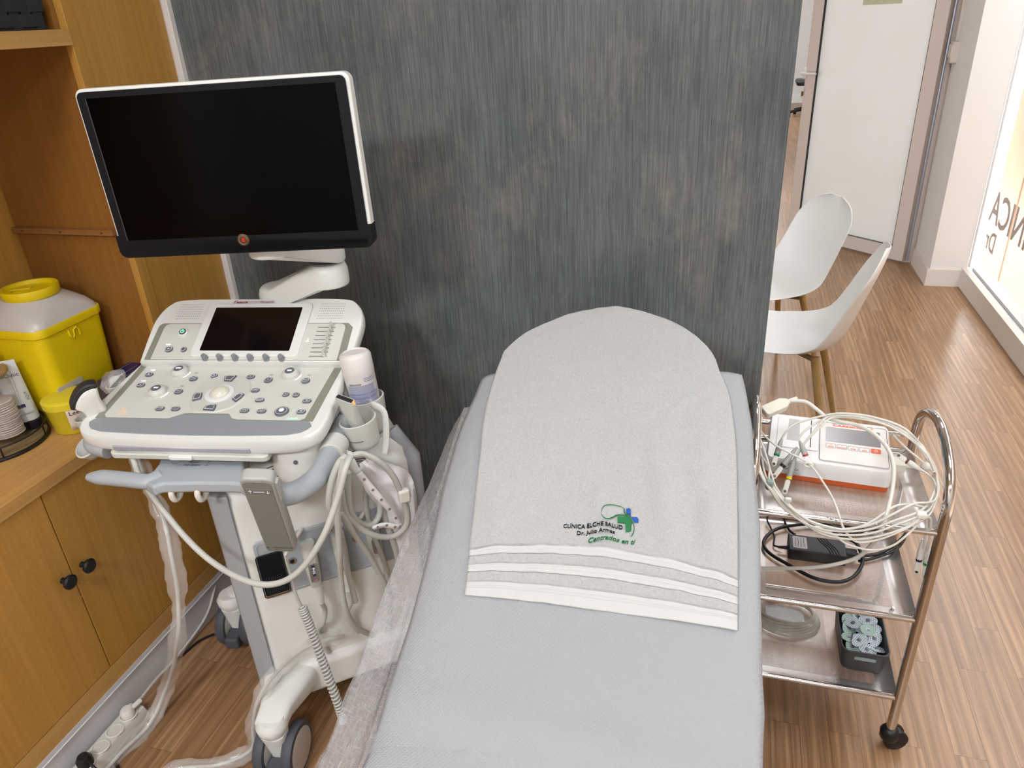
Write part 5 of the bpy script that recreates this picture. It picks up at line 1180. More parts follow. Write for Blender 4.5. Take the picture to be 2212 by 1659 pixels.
def strap(pts, w_, nm='strap'):
    c = [FO((a, b_), o) for a, b_, o in pts]; c = spline(c, 10); n = len(c)
    g = G(); side = []
    for i, p in enumerate(c):
        d = (c[min(i+1, n-1)]-c[max(i-1, 0)]).normalized(); side.append(BN.cross(d).normalized()*w_/2)
    g.add([p-s for p, s in zip(c, side)]+[p+s for p, s in zip(c, side)], [(i, i+1, n+i+1, n+i) for i in range(n-1)])
    s_ = g.build(nm, mm('strap_white', 'eeebec', .4), pb, solid=.0012)
    for i in range(5, n-3, 7):
        d = (c[i+1]-c[i-1]).normalized(); G().lathe([(.0032, .001), (.0032, .0014), (.0005, .0014)], frame(c[i]+BN*.0002, BXd, (0, 0, 1)), 14).build('punched_hole', mm('hole_taupe', '8a8078', .7), s_)
strap([(776, 1022, .11), (800, 1052, .11), (826, 1082, .11), (850, 1110, .105), (862, 1135, .10)], .014)
strap([(805, 1142, .09), (830, 1134, .10), (855, 1138, .105), (866, 1136, .10)], .013)
# ---- couch hand control hanging on the handle, spiral cord
rp_ = thing('hand_control', FO((560, 1120), .15), 'taupe couch hand control with arrow key hanging on the scanner handle', 'remote control')
qt, qb = FO((551, 1036), .225), FO((608, 1192), .115); yd = (qt-qb).normalized(); xd = V((.95, .31, -.10)); xd = (xd-yd*xd.dot(yd)).normalized(); ctr = (qt+qb)/2
RTm = frame(ctr, xd, yd); sgn = 1 if (RTm.to_3x3() @ V((0, 0, 1))).dot(CAM-ctr) > 0 else -1
w0 = .060; h0 = (qt-qb).length
taupe = mm('taupe_shell', 'a9aba5', .4, var=.015); face_ = mm('taupe_face', '84857e', .45, var=.02)
G().prism(rrect(w0, h0, [.014, .014, .008, .008], 6), -.026*sgn, 0, RTm).build('shell', taupe, rp_, bevel=.005, seg=3)
fc = G().prism(rrect(w0-.009, h0-.012, [.012, .012, .006, .006], 6, -.001, -.002), 0, .0012*sgn, RTm).build('face_plate', face_, rp_, bevel=.0005)
kk = G().prism(rrect(w0*.80, .016, .006, 5, -.001, h0*.36), .0012*sgn, .0022*sgn, RTm).build('rocker_key', mm('rocker_grey', '7b7d78', .45), fc)
Rz = RTm if sgn > 0 else RTm @ M.Rotation(R(180), 4, 'Y')
for x_, dn in ((-w0*.26, 1), (w0*.26, -1)):
    y_ = h0*.36; z_ = .0025*sgn
    G().tube([RTm @ V((x_, y_-.004, z_)), RTm @ V((x_, y_+.004, z_))], .0005, 5).tube([RTm @ V((x_-.0025, y_+.0015*dn, z_)), RTm @ V((x_, y_+.0045*dn, z_)), RTm @ V((x_+.0025, y_+.0015*dn, z_))], .0005, 5).build('arrow', btnring, kk)
G().tube([RTm @ V((-w0*.16, h0*.36, .0025*sgn)), RTm @ V((w0*.16, h0*.36, .0025*sgn))], .0005, 5).build('printed_line', btnring, kk)
G().lathe([(.0009, .0012), (.0009, .0015)], RTm @ M.Translation((-.004, h0*.46, 0)), 10).build('pinhole', black, fc)
text('lettering', 'MOBERCAS', .0082, Rz @ M.Translation((.007*sgn, -h0*.425, .0015)), grey_t, fc, .0001)
G().box((-w0*.38, -h0*.425, .0016*sgn), (.005, .006, .0004), RTm).build('logo_mark', grey_t, fc)
G().prism(rrect(.008, h0*.22, .003, 4, w0/2+.001, h0*.33), -.018*sgn, -.004*sgn, RTm).build('side_key', taupe, rp_, bevel=.001)
G().box((.004, h0*.36, -.030*sgn), (.022, .03, .010), RTm).build('hanging_clip', taupe, rp_)
e0 = RTm @ V((w0*.22, -h0/2+.002, -.012*sgn))
pts = [e0, FO((616, 1198), .11), FO((628, 1240), .10), FO((638, 1280), .10), FO((650, 1308), .10)]
for i in range(5): pass
G().tube(spline(pts[:2], 4), [.0055, .0045, .0045, .004, .0036][:5], 10).build('strain_relief', white, rp_)
cordm = mm('cord_grey', 'bfbfba', .4)
G().tube(spline(pts, 6), .0032, 8).build('cord', cordm, rp_)
cp_pts = spline([FO((652, 1310), .10), FO((668, 1350), .11), FO((688, 1405), .13), FO((710, 1465), .15), FO((732, 1525), .17), FO((742, 1560), .18)], 30)
out = []; L_ = 0; turns = 40; n = len(cp_pts); 
for i in range(n*10):
    f = i/(n*10-1); j = min(int(f*(n-1)), n-2); fr = f*(n-1)-j; c = cp_pts[j].lerp(cp_pts[j+1], fr); d = (cp_pts[j+1]-cp_pts[j]).normalized(); s1 = d.cross(V((0, 1, 0))).normalized(); s2 = d.cross(s1); a = 2*math.pi*turns*f; rr = .0082 if f > .02 else .004
    out.append(c+s1*rr*math.cos(a)+s2*rr*math.sin(a))
G().tube(out, .0027, 6).build('spiral_cord', cordm, rp_, ang=70)
# ---- clear sleeves round cables trailing to the floor
def sleeve(name, path, rw, lab, seed=0, inner=True):
    t = thing(name, path[-1], lab, 'probe cover')
    c = spline(path, 8); n = len(c)
    if inner: G().tube([p+V((.004*NZ.noise(p*9), .004*NZ.noise(p*7+V((3, 3, 3))), 0)) for p in c], .0045, 10).build('inner_cable', cablem, t)
    g = G(); vs = []; K = 20
    for i, p in enumerate(c):
        d = (c[min(i+1, n-1)]-c[max(i-1, 0)]).normalized(); s_ = d.cross((CAM-p).normalized()).normalized(); q = s_.cross(d).normalized()
        w_ = rw*(.75+.5*NZ.noise(V((i*.16, seed, 0)))+.25*NZ.noise(V((i*.6, seed, 1))))
        for k in range(K):
            a = 2*math.pi*k/K; cr = 1+.30*NZ.noise(V((k*.9, i*.7, seed)))
            vs.append(p+s_*w_*math.cos(a)+q*.0105*math.sin(a)*cr)
    for v_ in vs: v_.z = max(v_.z, .001)
    fs = [(i*K+k, i*K+(k+1) % K, (i+1)*K+(k+1) % K, (i+1)*K+k) for i in range(n-1) for k in range(K)]
    g.add(vs, fs); g.build('film_sleeve', film, t, ang=28)
    return t
sleeve('cable_sleeve', [PY((295, 985), 1.08), PY((322, 1050), 1.04), PY((352, 1120), 1.01), PY((372, 1200), .98), PY((385, 1290), .96), PY((382, 1390), .94), PZ((362, 1480), .10), PZ((325, 1560), .02), PZ((262, 1625), .014), PZ((205, 1690), .014)], .024, 'clear film sleeve round a cable hanging before the cabinet doors', 3)
sleeve('cable_sleeve', [FO((740, 1375), .03), FO((700, 1383), .04), PZ((650, 1405), .225), PZ((608, 1440), .222), PZ((578, 1475), .215), PZ((556, 1520), .17), PZ((548, 1570), .10), PZ((542, 1620), .03), PZ((470, 1652), .014), PZ((380, 1662), .014), PZ((320, 1700), .014)], .024, 'clear film sleeve round a cable lying over the front castor leg of the scanner', 11)
# ---- power strip and flexes by the skirting
ps = thing('power_strip', PZ((215, 1600), 0), 'white multi-socket power strip lying on the floor against the skirting', 'power strip')
A, B = PZ((262, 1530), .0), PZ((110, 1690), .0); A.x = B.x = 0; A = V((-1.352, A.y, 0)); B = V((-1.352, B.y, 0)); 
ya, yb = A.y-.005, B.y-.1
G().prism([(-.030, 0), (.028, 0), (.030, .020), (.020, .042), (-.022, .042), (-.030, .030)], ya, yb, M(((1, 0, 0, -1.352), (0, 0, 1, 0), (0, 1, 0, .001), (0, 0, 0, 1)))).build('strip_body', mm('strip_white', 'c2bcb4', .4), ps, bevel=.004)
sk = []
for k, p in enumerate(((252, 1562), (240, 1586), (210, 1616), (182, 1645), (155, 1672))):
    q = PZ(p, .04); q.x = -1.349; 
    if k == 0: q.y = ya-.035
    else: q.y = ya-.035-.046*k
    sk.append(q); TTs = M.Translation((q.x, q.y, .0425))
    s_ = G().lathe([(.0205, 0), (.021, .002), (.0185, .003), (.0175, -.004), (.001, -.004)], TTs, 28).build('socket', mm('socket_white', 'cfcac2', .4), ps, ang=40)
    for dy in (-.009, .009): G().lathe([(.0024, -.0038), (.0024, -.0036)], TTs @ M.Translation((0, dy, 0)), 10).build('socket_hole', black, s_)
t = thing('mains_plug', (sk[0].x, sk[0].y, .043), 'white mains plug in the socket at the far end of the power strip', 'plug')
G().lathe([(.0165, 0), (.017, .016), (.012, .024), (.001, .025)], M.Translation((sk[0].x, sk[0].y, .042)), 24).build('plug_body', mm('plug_white', 'd2cdc6', .4), t, ang=45)
fl = [V((sk[0].x+.006, sk[0].y+.008, .058)), V((sk[0].x+.012, sk[0].y+.035, .06)), PZ((300, 1515), .05), PZ((335, 1470), .035), PZ((370, 1432), .02), PY((420, 1370), 1.23), PY((450, 1320), 1.30), PY((465, 1265), 1.36)]
G().tube(spline(fl, 7), .0038, 8).build('flex', mm('flex_white', 'c6c2bd', .45), t)
G().tube(spline(fl[:2], 4), .0065, 10).build('strain_relief', mm('plug_white', ''), t)
t = thing('mains_plug', (sk[2].x, sk[2].y, .043), 'black mains plug in the power strip near the bottom edge of the photo', 'plug')
G().lathe([(.0175, 0), (.018, .018), (.012, .028), (.001, .029)], M.Translation((sk[3].x, sk[3].y, .042)), 24).build('plug_body', black, t, ang=45)
G().tube(spline([V((sk[3].x+.01, sk[3].y, .062)), V((sk[3].x+.045, sk[3].y-.01, .05)), V((sk[3].x+.075, sk[3].y+.005, .006)), PZ((255, 1659), .004), PZ((250, 1625), .004), PZ((300, 1500), .004)+V((.0, 0, 0)), PZ((345, 1456), .004), PZ((400, 1410), .004), PZ((430, 1385), .004), PZ((462, 1370), .004)], 7), .0035, 8).build('flex', black, t)
# ================================================================ chrome trolley
tx0, tx1, ty0, ty1 = .082, .436, 1.319, 1.625
tr = thing('trolley', ((tx0+tx1)/2, (ty0+ty1)/2, 0), 'three-tier chrome trolley with perforated trays beside the couch', 'trolley')
ZT = (.156, .385, .610)
def arch(x, zt=.768, zs_=.672):
    return spline([V((x, ty0, .045)), V((x, ty0, .3)), V((x, ty0, .6)), V((x, ty0+.002, zs_)), V((x, ty0+.022, zs_+.045)), V((x, ty0+.075, zt-.018)), V((x, (ty0+ty1)/2, zt)), V((x, ty1-.075, zt-.018)), V((x, ty1-.022, zs_+.045)), V((x, ty1-.002, zs_)), V((x, ty1, .6)), V((x, ty1, .3)), V((x, ty1, .045))], 8)
for x in (tx0, tx1):
    G().tube(arch(x), .0105, 16).build('end_frame', chrome, tr, ang=60)
pm = perf_mat()
def tray(z):
    t_ = G().tube(spline([V((tx0+.004, ty0+.0, z)), V(((tx0+tx1)/2, ty0, z)), V((tx1-.004, ty0, z))], 4), .0068, 14).build('rail', chrome, tr)
    G().tube([V((tx0+.004, ty1, z)), V((tx1-.004, ty1, z))], .0068, 14).build('rail', chrome, tr)
    xa, xb, ya, yb = tx0+.006, tx1-.004, ty0+.002, ty1-.002; NX, NY = 60, 52; uv = []; at = []
    def f(u, v):
        x = xa+(xb-xa)*u; y = ya+(yb-ya)*v; zz = z-.006
        for d in (x-xa, xb-x): 
            if d < .028: zz += .016*(1-d/.028)**2
        for d in (y-ya, yb-y):
            if d < .014: zz += .006*(1-d/.014)**2
        uv.append((x, y)); at.append(1.0 if (.046 < x-xa and xb-x > .038 and .030 < y-ya and yb-y > .030) else 0.0)
        return V((x, y, zz))
    g = G(); g.grid(f, NX, NY); g.uvv = uv; g.attr = {'perf': at}; g.build('tray', pm, tr, ang=70)
for z in ZT: tray(z)
G().cyl((tx0, ty1, .653), (tx1, ty1, .653), .0065, n=14).build('rail', chrome, tr)
for x in (tx0, tx1):
    for y in (ty0, ty1):
        w_ = V((x+.012, y+.006, .027)); TT = frame(w_, (1, .3, 0), (0, 0, 1))
        c = G().lathe([(.017, 0), (.019, .004), (.021, .020), (.016, .030), (.011, .034)], M.Translation((x, y, .028)), 24).build('castor', black, tr, ang=50)
        for sg in (-1, 1): 
            G().lathe([(.010, -.0055), (.024, -.0055), (.027, -.003), (.027, .003), (.024, .0055), (.010, .0055)], TT @ M.Translation((0, 0, sg*.010)), 32).build('wheel', black, c, ang=45)
        G().box((0, .006, 0), (.034, .036, .030), TT).build('hood', black, c, bevel=.010, seg=3)
for y in (ty0+.07, ): G().lathe([(.0045, 0), (.004, .003), (.001, .0035)], M.Translation((tx1-.045, ty0+.028, ZT[1]-.004)), 14).build('rivet', chrome, tr)
for p, z in (((2015, 1024), .64),): G().lathe([(.006, 0), (.006, .004), (.003, .005)], frame(PX(p, tx1-.012), (0, 1, 0), (0, 0, 1)), 14).build('rivet', chrome, tr)
# ---------------------------------------------------------------- ECG recorder
ez = ZT[2]-.006
ec = thing('ecg_recorder', (.235, 1.5, ez), 'white electrocardiograph with orange base, grey display and button row on the top tray', 'ecg machine')
E_ = [PZ(p, ez+.004) for p in ((1650, 1025), (1921, 1064))]
xd = (E_[1]-E_[0]); xd.z = 0; wE = xd.length; xd.normalize(); yd = V((-xd.y, xd.x, 0)); 
e0 = E_[0].copy(); e0.z = ez+.0005
dE = .162
def EP(x, y, z): return e0+xd*x+yd*y+V((0, 0, z))
rings = []
orm = mm('orange_plastic', 'b8501c', .45)
G().loft([[EP(x, y, z) for x, y in rrect(wE-.004, dE-.004, .012, 4, wE/2, dE/2)] for z in (0, .0135)]).build('base_shell', orm, ec, bevel=.002)
ew = mm('ecg_white', 'd6d3d1', .35, var=.01)
def topz(y): return .050+.024*(y/dE)
r_ = []
for z, s, o_ in ((.0136, 1.0, 0), (.030, 1.0, 0), (.9, .995, 0), (1.0, .97, 0)):
    r_.append([EP(wE/2+(x-wE/2)*s, dE/2+(y-dE/2)*s, z if z < .5 else topz(y)-(.004 if z < 1 else 0)) for x, y in rrect(wE, dE, .012, 5, wE/2, dE/2)])
G().loft(r_).build('upper_shell', ew, ec, ang=40)
ey = V((0, 0, 0))+yd*math.cos(math.atan(.024/dE))+V((0, 0, math.sin(math.atan(.024/dE)))); ETm = frame(EP(0, 0, .0502), xd, ey)
def epx(x, y): q = ETm.inverted() @ PP((x, y), ETm.translation, ETm.to_3x3() @ V((0, 0, 1))); return (q.x, q.y)
def epoly(pts, z0, z1, name, m, par, bevel=0): return G().prism([epx(*p) for p in pts], z0, z1, ETm).build(name, m, par, bevel=bevel)
sx = [epx(*p) for p in ((1783, 921), (1901, 938), (1900, 968), (1784, 952))]
px0, px1 = sx[0][0], sx[1][0]; py1, py0 = sx[0][1], sx[3][1]
fx0, fx1, fy0, fy1 = px0-.012, px1+.014, .012, dE-.012
fp = G().prism(rrect(fx1-fx0, fy1-fy0, .006, 4, (fx0+fx1)/2, (fy0+fy1)/2), 0, .0016, ETm).build('keypad', mm('keypad_white', 'd9d1cc', .4), ec, bevel=.0004)
G().tube([ETm @ V((a, b_, .0017)) for a, b_ in rrect(fx1-fx0-.002, fy1-fy0-.002, .006, 4, (fx0+fx1)/2, (fy0+fy1)/2)], .0006, 4, closed=True).build('keypad_border', grey_t, fp)
q = [epx(*p) for p in ((1784, 921), (1902, 939), (1901, 969), (1784, 953))]
dh = (q[0][1]+q[1][1]-q[2][1]-q[3][1])/2; dw = (q[1][0]+q[2][0]-q[0][0]-q[3][0])/2; dcx, dcy = sum(a[0] for a in q)/4, sum(a[1] for a in q)/4
G().prism(rrect(dw, dh, .0015, 2, dcx, dcy), .0017, .0022, ETm).build('display', mm('display_grey', '7f7a7c', .2), fp)
ored = mm('orange_print', 'd9481f', .5, var=0)
text('lettering', 'CARDIOLINE', .0092, ETm @ M.Translation((dcx, dcy+dh/2+.0085, .0018)), ored, fp, .0001, bold=.0004, sx=1.55)
bw = dw/5.3
for k, s_ in enumerate(('AUTO', 'MANUAL', 'STOP', 'LEAD', '')):
    cxk = dcx-dw/2+bw*.5+k*(dw-bw)/4; cyk = dcy-dh/2-.015
    if k < 4:
        G().tube([ETm @ V((a, b_, .0018)) for a, b_ in rrect(bw*.95, .0145, .002, 3, cxk, cyk)], .00035, 4, closed=True).build('key_outline', grey_t, fp)
        text('lettering', s_, .0042, ETm @ M.Translation((cxk, cyk-.003, .0018)), ored, fp, .0001, bold=.0002)
        G().tube([ETm @ V((cxk-.002, cyk+.003, .0018)), ETm @ V((cxk+.002, cyk+.004, .0018))], .0003, 4).build('icon', ored, fp)
    else:
        kk = G().prism(rrect(bw*.95, .0145, .002, 3, cxk, cyk), .0017, .0024, ETm).build('power_key', mm('orange_key', 'd8592a', .4), fp)
        G().tube([ETm @ V((cxk+.003*math.cos(R(a)), cyk+.003*math.sin(R(a)), .0026)) for a in range(120, 421, 20)], .0004, 5).tube([ETm @ V((cxk, cyk+.001, .0026)), ETm @ V((cxk, cyk+.0045, .0026))], .0004, 5).build('power_symbol', btnring, kk)
# paper compartment lid with finger recess, slot
G().prism(rrect(.088, .112, .004, 3, .062, .098), 0, .0012, ETm).build('paper_door', ew, ec, bevel=.0004)
rec = [epx(*p) for p in ((1705, 905), (1728, 908), (1727, 954), (1699, 950))]
G().prism(rec, .0012, .0016, ETm).build('finger_recess', mm('recess_grey', 'b3b1b0', .5), ec)
s0, s1 = epx(1753, 909), epx(1750, 967); G().tube([ETm @ V((s0[0], s0[1], .0008)), ETm @ V((s1[0], s1[1], .0008))], .0011, 6).build('paper_slot', black, ec)
text('lettering', 'CARDIOLINE', .011, frame(EP(wE*.3, -.0004, .028), xd, (0, 0, 1)), mm('shell_relief', 'c4c1bf', .4), ec, .0001) if False else None
st = G().prism(rrect(.055, .032, .002, 2, .052, .030), -.0006, .0006, frame(EP(0, -.0005, .0), xd, (0, 0, 1))).build('supplier_sticker', mm('sticker_white', 'cfcfd0', .5), ec)
text('lettering', 'VISSMEDICA', .0068, frame(EP(.052, -.0018, .028), xd, (0, 0, 1)), grey_t, st, .0001)
for k in range(3): G().tube([EP(.03, -.0014, .021-k*.003), EP(.074, -.0014, .021-k*.003)], .0003, 4).build('printed_line', grey_t, st)
G().tube([EP(.052+.004*math.cos(R(a)), -.0015, .039+.004*math.sin(R(a))) for a in range(0, 300, 25)], .0003, 4).build('logo_mark', black, st)
# plug on its right side
pgp = EP(wE, .075, .030)
G().box((0, 0, 0), (.030, .034, .020), frame(pgp+xd*.017, xd, yd)).build('lead_plug', mm('plug_cream', 'd3cfc2', .45), ec, bevel=.003)
G().tube([pgp+xd*.031, pgp+xd*.050], [.006, .004], 12).build('strain_relief', mm('plug_cream', ''), ec)
# ---------------------------------------------------------------- patient lead set
pc = thing('ecg_lead_cable', EP(.02, .12, .09), 'white ten-wire ecg lead cable draped over the recorder and hanging before the top tray', 'cable')
lw = mm('lead_white', 'd2cfc6', .4, var=.01)
def wire(pts, r=.0023, name='lead_wire'):
    return G().tube(spline([PY((a, b_), y) for a, b_, y in pts], 8), r, 8).build(name, lw, pc, ang=70)
yb = PY((1675, 885), 1.52)
bxq = [PY((1645, 893), 1.50), PY((1703, 868), 1.54)]
dd = (bxq[1]-bxq[0]).normalized(); nn_ = dd.cross(V((0, -.5, 1))).normalized(); upq = nn_.cross(dd).normalized()
g = G(); 
jb = G().prism([(-.030, -.010), (-.026, -.014), (.020, -.014), (.034, -.006), (.034, .006), (.020, .014), (-.026, .014), (-.030, .010)], -.008, .008, frame((bxq[0]+bxq[1])/2, dd, nn_)).build('junction_box', mm('box_cream', 'd5d2c4', .4), pc, bevel=.003)
G().tube([bxq[1]-dd*.002, bxq[1]+dd*.022], [.006, .0042], 12).build('strain_relief', mm('box_cream', ''), pc)
wire([(1708, 866, 1.54), (1740, 868, 1.54), (1765, 885, 1.53), (1788, 903, 1.515), (1815, 911, 1.50), (1850, 918, 1.49), (1885, 935, 1.46), (1915, 965, 1.43), (1930, 1005, 1.38), (1927, 1060, 1.34), (1915, 1110, 1.30), (1902, 1150, 1.295), (1880, 1180, 1.34), (1850, 1205, 1.36), (1800, 1220, 1.37), (1740, 1227, 1.38), (1645, 1228, 1.385)], .0043, 'main_cable')
bundles = [
 [(1640, 900, 1.46), (1630, 925, 1.43), (1628, 955, 1.40), (1632, 990, 1.36), (1645, 1030, 1.32), (1665, 1060, 1.30), (1690, 1095, 1.292), (1730, 1125, 1.288), (1775, 1143, 1.285), (1830, 1148, 1.285), (1880, 1143, 1.285), (1930, 1125, 1.29), (1985, 1105, 1.31), (2010, 1080, 1.35), (2022, 1040, 1.42), (2010, 1000, 1.46), (1990, 960, 1.48), (1940, 925, 1.50), (1880, 905, 1.50), (1820, 898, 1.50), (1780, 905, 1.50), (1740, 930, 1.48), (1725, 948, 1.47)],
 [(1642, 900, 1.46), (1634, 925, 1.43), (1631, 960, 1.40), (1636, 1000, 1.35), (1650, 1035, 1.32), (1672, 1065, 1.30), (1700, 1100, 1.292), (1740, 1132, 1.288), (1790, 1152, 1.285), (1845, 1156, 1.285), (1890, 1150, 1.285), (1940, 1132, 1.29), (1995, 1110, 1.31), (2015, 1088, 1.35), (2025, 1045, 1.42), (2013, 995, 1.46), (1960, 930, 1.49), (1890, 902, 1.50), (1820, 893, 1.50), (1770, 900, 1.50), (1720, 915, 1.49), (1700, 930, 1.48), (1689, 947, 1.475)],
 [(1644, 901, 1.46), (1636, 930, 1.43), (1634, 965, 1.40), (1640, 1005, 1.35), (1655, 1042, 1.32), (1680, 1075, 1.30), (1715, 1112, 1.292), (1760, 1145, 1.288), (1800, 1160, 1.285), (1850, 1165, 1.285), (1900, 1158, 1.285), (1950, 1142, 1.29), (2000, 1118, 1.31), (2018, 1092, 1.35), (2027, 1045, 1.42), (2000, 980, 1.46), (1930, 925, 1.49), (1860, 905, 1.50), (1800, 902, 1.50), (1775, 920, 1.48), (1740, 955, 1.465), (1722, 985, 1.455)],
 [(1646, 902, 1.46), (1638, 935, 1.43), (1640, 975, 1.40), (1655, 1000, 1.37), (1665, 1020, 1.34), (1675, 1050, 1.315), (1700, 1085, 1.30), (1745, 1125, 1.29), (1800, 1142, 1.285), (1850, 1140, 1.285), (1890, 1130, 1.285), (1930, 1110, 1.29), (1975, 1088, 1.31), (2020, 1080, 1.35), (2022, 1030, 1.42), (1990, 965, 1.47), (1920, 915, 1.50), (1850, 898, 1.50), (1790, 900, 1.50), (1760, 930, 1.475), (1725, 975, 1.455), (1716, 1000, 1.45)],
 [(1642, 903, 1.46), (1640, 925, 1.44), (1655, 945, 1.45), (1680, 965, 1.45), (1705, 978, 1.445), (1745, 1000, 1.43), (1770, 1030, 1.40), (1795, 1070, 1.35), (1810, 1105, 1.30), (1822, 1140, 1.288), (1850, 1170, 1.285), (1900, 1165, 1.285), (1960, 1140, 1.29), (1998, 1115, 1.31), (2000, 1150, 1.33), (1995, 1185, 1.34)],
 [(1636, 935, 1.42), (1650, 970, 1.39), (1662, 1010, 1.35), (1664, 1040, 1.32), (1700, 1090, 1.295), (1750, 1135, 1.288), (1800, 1155, 1.285), (1830, 1175, 1.285), (1880, 1188, 1.285), (1925, 1180, 1.285), (1960, 1155, 1.29), (1990, 1125, 1.31), (2010, 1120, 1.32), (2008, 1160, 1.33), (2003, 1190, 1.34)],
 [(1634, 940, 1.42), (1645, 985, 1.39), (1655, 1030, 1.33), (1690, 1080, 1.295), (1740, 1120, 1.288), (1790, 1138, 1.285), (1835, 1143, 1.285), (1880, 1128, 1.29), (1930, 1095, 1.31), (1965, 1090, 1.33), (2010, 1095, 1.34), (2020, 1065, 1.38), (2018, 1040, 1.42), (2005, 1025, 1.43), (1990, 1015, 1.44)],
 [(1930, 940, 1.52), (1960, 970, 1.51), (1990, 995, 1.50), (2012, 1015, 1.48), (2020, 1035, 1.46)],
 [(1928, 925, 1.53), (1965, 945, 1.53), (1995, 980, 1.52), (2016, 1012, 1.50)],
]
for b_ in bundles: wire(b_)
def clip(a, b_, y, col, nm, y2=None):
    A = PY(a, y); B = PY(b_, y2 or y-.012); d = (B-A).normalized(); L_ = (B-A).length
    G().tube([A, A+d*L_*.15, A+d*L_*.42, A+d*L_*.60], [.0022, .0042, .0062, .0058], 14).build('clip_boot', mm('boot_grey', '9b9c97', .45) if a[1] < 1100 and a[0] < 1900 else lw, pc)
    if col != 'n': G().tube([A+d*L_*.585, A+d*L_*.65], .0062, 14).build('colour_ring', mm('ring_'+col, {'g': '1f8a4a', 'k': '151517', 'y': 'd9c81c', 'r': 'b32a3a', 'b': '6a3a2a', 'n': 'ffffff', 'v': '2a2a4a'}[col], .45), pc)
    s_ = d.cross(CAM-A).normalized(); t_ = s_.cross(d); TT = frame(A+d*L_*.86, d, s_)
    c = G().prism(rrect(L_*.40, .0105, .005, 5), -.003, .003, TT).build('snap_clip', mm('clip_white', 'dcd8cf', .35), pc, bevel=.0012)
    sg = 1 if (TT.to_3x3() @ V((0, 0, 1))).dot(CAM-A) > 0 else -1
    G().lathe([(.0032, .0031*sg), (.0030, .0036*sg), (.001, .0036*sg)], TT @ M.Translation((L_*.12, 0, 0)), 14).build('snap_hole', mm('snap_steel', '55504c', .3, metal=.7), c)
clip((1689, 947), (1671, 1004), 1.475, 'g', 'a', 1.43)
clip((1722, 966), (1672, 1030), 1.455, 'k', 'b', 1.415)
clip((1719, 983), (1695, 1063), 1.450, 'y', 'c', 1.40)
clip((1727, 952), (1748, 1003), 1.465, 'r', 'd', 1.435)
clip((1993, 1018), (1940, 983), 1.45, 'b', 'e', 1.47)
clip((1994, 1165), (1980, 1235), 1.345, 'v', 'f', 1.345)
clip((2006, 1170), (1998, 1245), 1.345, 'g', 'g', 1.345)
q = PY((1746, 1002), 1.43); G().tube([q+V((.008*math.cos(R(a)), -.003, .005*math.sin(R(a)))) for a in range(0, 360, 30)], .0028, 8, closed=True).build('wire_tie', mm('clip_white', ''), pc)
for p, y, m_, s_ in (((1662, 1046), 1.318, mm('slider_teal', '87938f', .4), (.016, .020, .020)), ((1990, 1112), 1.305, mm('clip_white', ''), (.020, .016, .014)), ((1702, 1080), 1.295, mm('film_tape', 'd6d8d6', .3), (.014, .008, .012))):
    G().box(tuple(PY(p, y)), s_).build('cable_slider', m_, pc, bevel=.005, seg=3)
q = PY((2000, 1008), 1.49); G().lathe([(.010*math.cos(R(a)), .012*math.sin(R(a))) for a in range(-80, 81, 16)], frame(q, (1, 0, 0), (0, .3, 1)), 20).build('suction_bulb', lw, pc, ang=80)
# ---------------------------------------------------------------- middle tray: power adapter and flexes
az = ZT[1]-.0055
pa = thing('power_adapter', (.25, 1.46, az), 'black rectangular power adapter with white label on the middle tray', 'power adapter')
cs = [PZ(p, az+.030) for p in ((1703, 1152), (1826, 1171), (1829, 1199), (1704, 1186))]
xd2 = (cs[1]-cs[0]+cs[2]-cs[3]).normalized(); TA = frame(sum(cs, V())/4, xd2, V((-xd2.y, xd2.x, 0))); wa = (cs[1]-cs[0]).length; ha = max(.05, (cs[0]-cs[3]).length)
G().prism(rrect(wa, ha, .003, 3), -.0298, 0, TA).build('adapter_body', black, pa, bevel=.003)
l_ = G().prism(rrect(wa*.25, ha*.72, .003, 3, -wa*.30, 0), 0, .0006, TA).build('label', mm('label_silver', 'bdbab8', .4), pa)
for k in range(4): G().tube([TA @ V((-wa*.38+k*wa*.05, -ha*.25, .0008)), TA @ V((-wa*.38+k*wa*.05, ha*.25, .0008))], .0006, 4).build('printed_line', grey_t, l_)
for k in range(4): G().tube(spline([TA @ V((wa*(.02+k*.05), ha*.44, .0003)), TA @ V((wa*(.07+k*.05), ha*.2, .0003)), TA @ V((wa*(.17+k*.05), -.1*ha, .0003)), TA @ V((wa*(.22+k*.05), -ha*.46, .0003))], 5), .0009, 5).build('ridge', bezel, pa)
G().box((0, 0, -.014), (.026, .022, .018), TA @ M.Translation((wa/2+.012, 0, 0))).build('inlet_plug', black, pa, bevel=.003)
G().tube([TA @ V((wa/2+.024, 0, -.015)), TA @ V((wa/2+.042, -.002, -.018))], [.0055, .004], 10).build('strain_relief', black, pa)
G().tube([TA @ V((-wa/2, -ha*.1, -.015)), TA @ V((-wa/2-.022, -ha*.1, -.017))], [.005, .0028], 10).build('strain_relief', black, pa)
def flex(pts, r, nm='flex'):
    q = []
    for a in pts:
        v_ = PZ((a[0], a[1]), az+a[2]); v_.y = min(v_.y, ty1-.012); q.append(v_)
    return G().tube(spline(q, 8), r, 10).build(nm, black, pa, ang=70)
G()
flex([(1868, 1200, .012), (1900, 1195, .012), (1935, 1175, .02), (1958, 1150, .03), (1945, 1132, .03), (1900, 1130, .03), (1850, 1140, .02), (1800, 1140, .014), (1760, 1132, .010), (1720, 1134, .010), (1680, 1142, .010), (1655, 1160, .010), (1650, 1178, .009), (1665, 1197, .008), (1700, 1218, .008), (1750, 1245, .008), (1790, 1256, .008), (1825, 1255, .008), (1850, 1240, .009), (1863, 1215, .013), (1858, 1190, .026), (1845, 1170, .036), (1800, 1150, .03)], .0042)
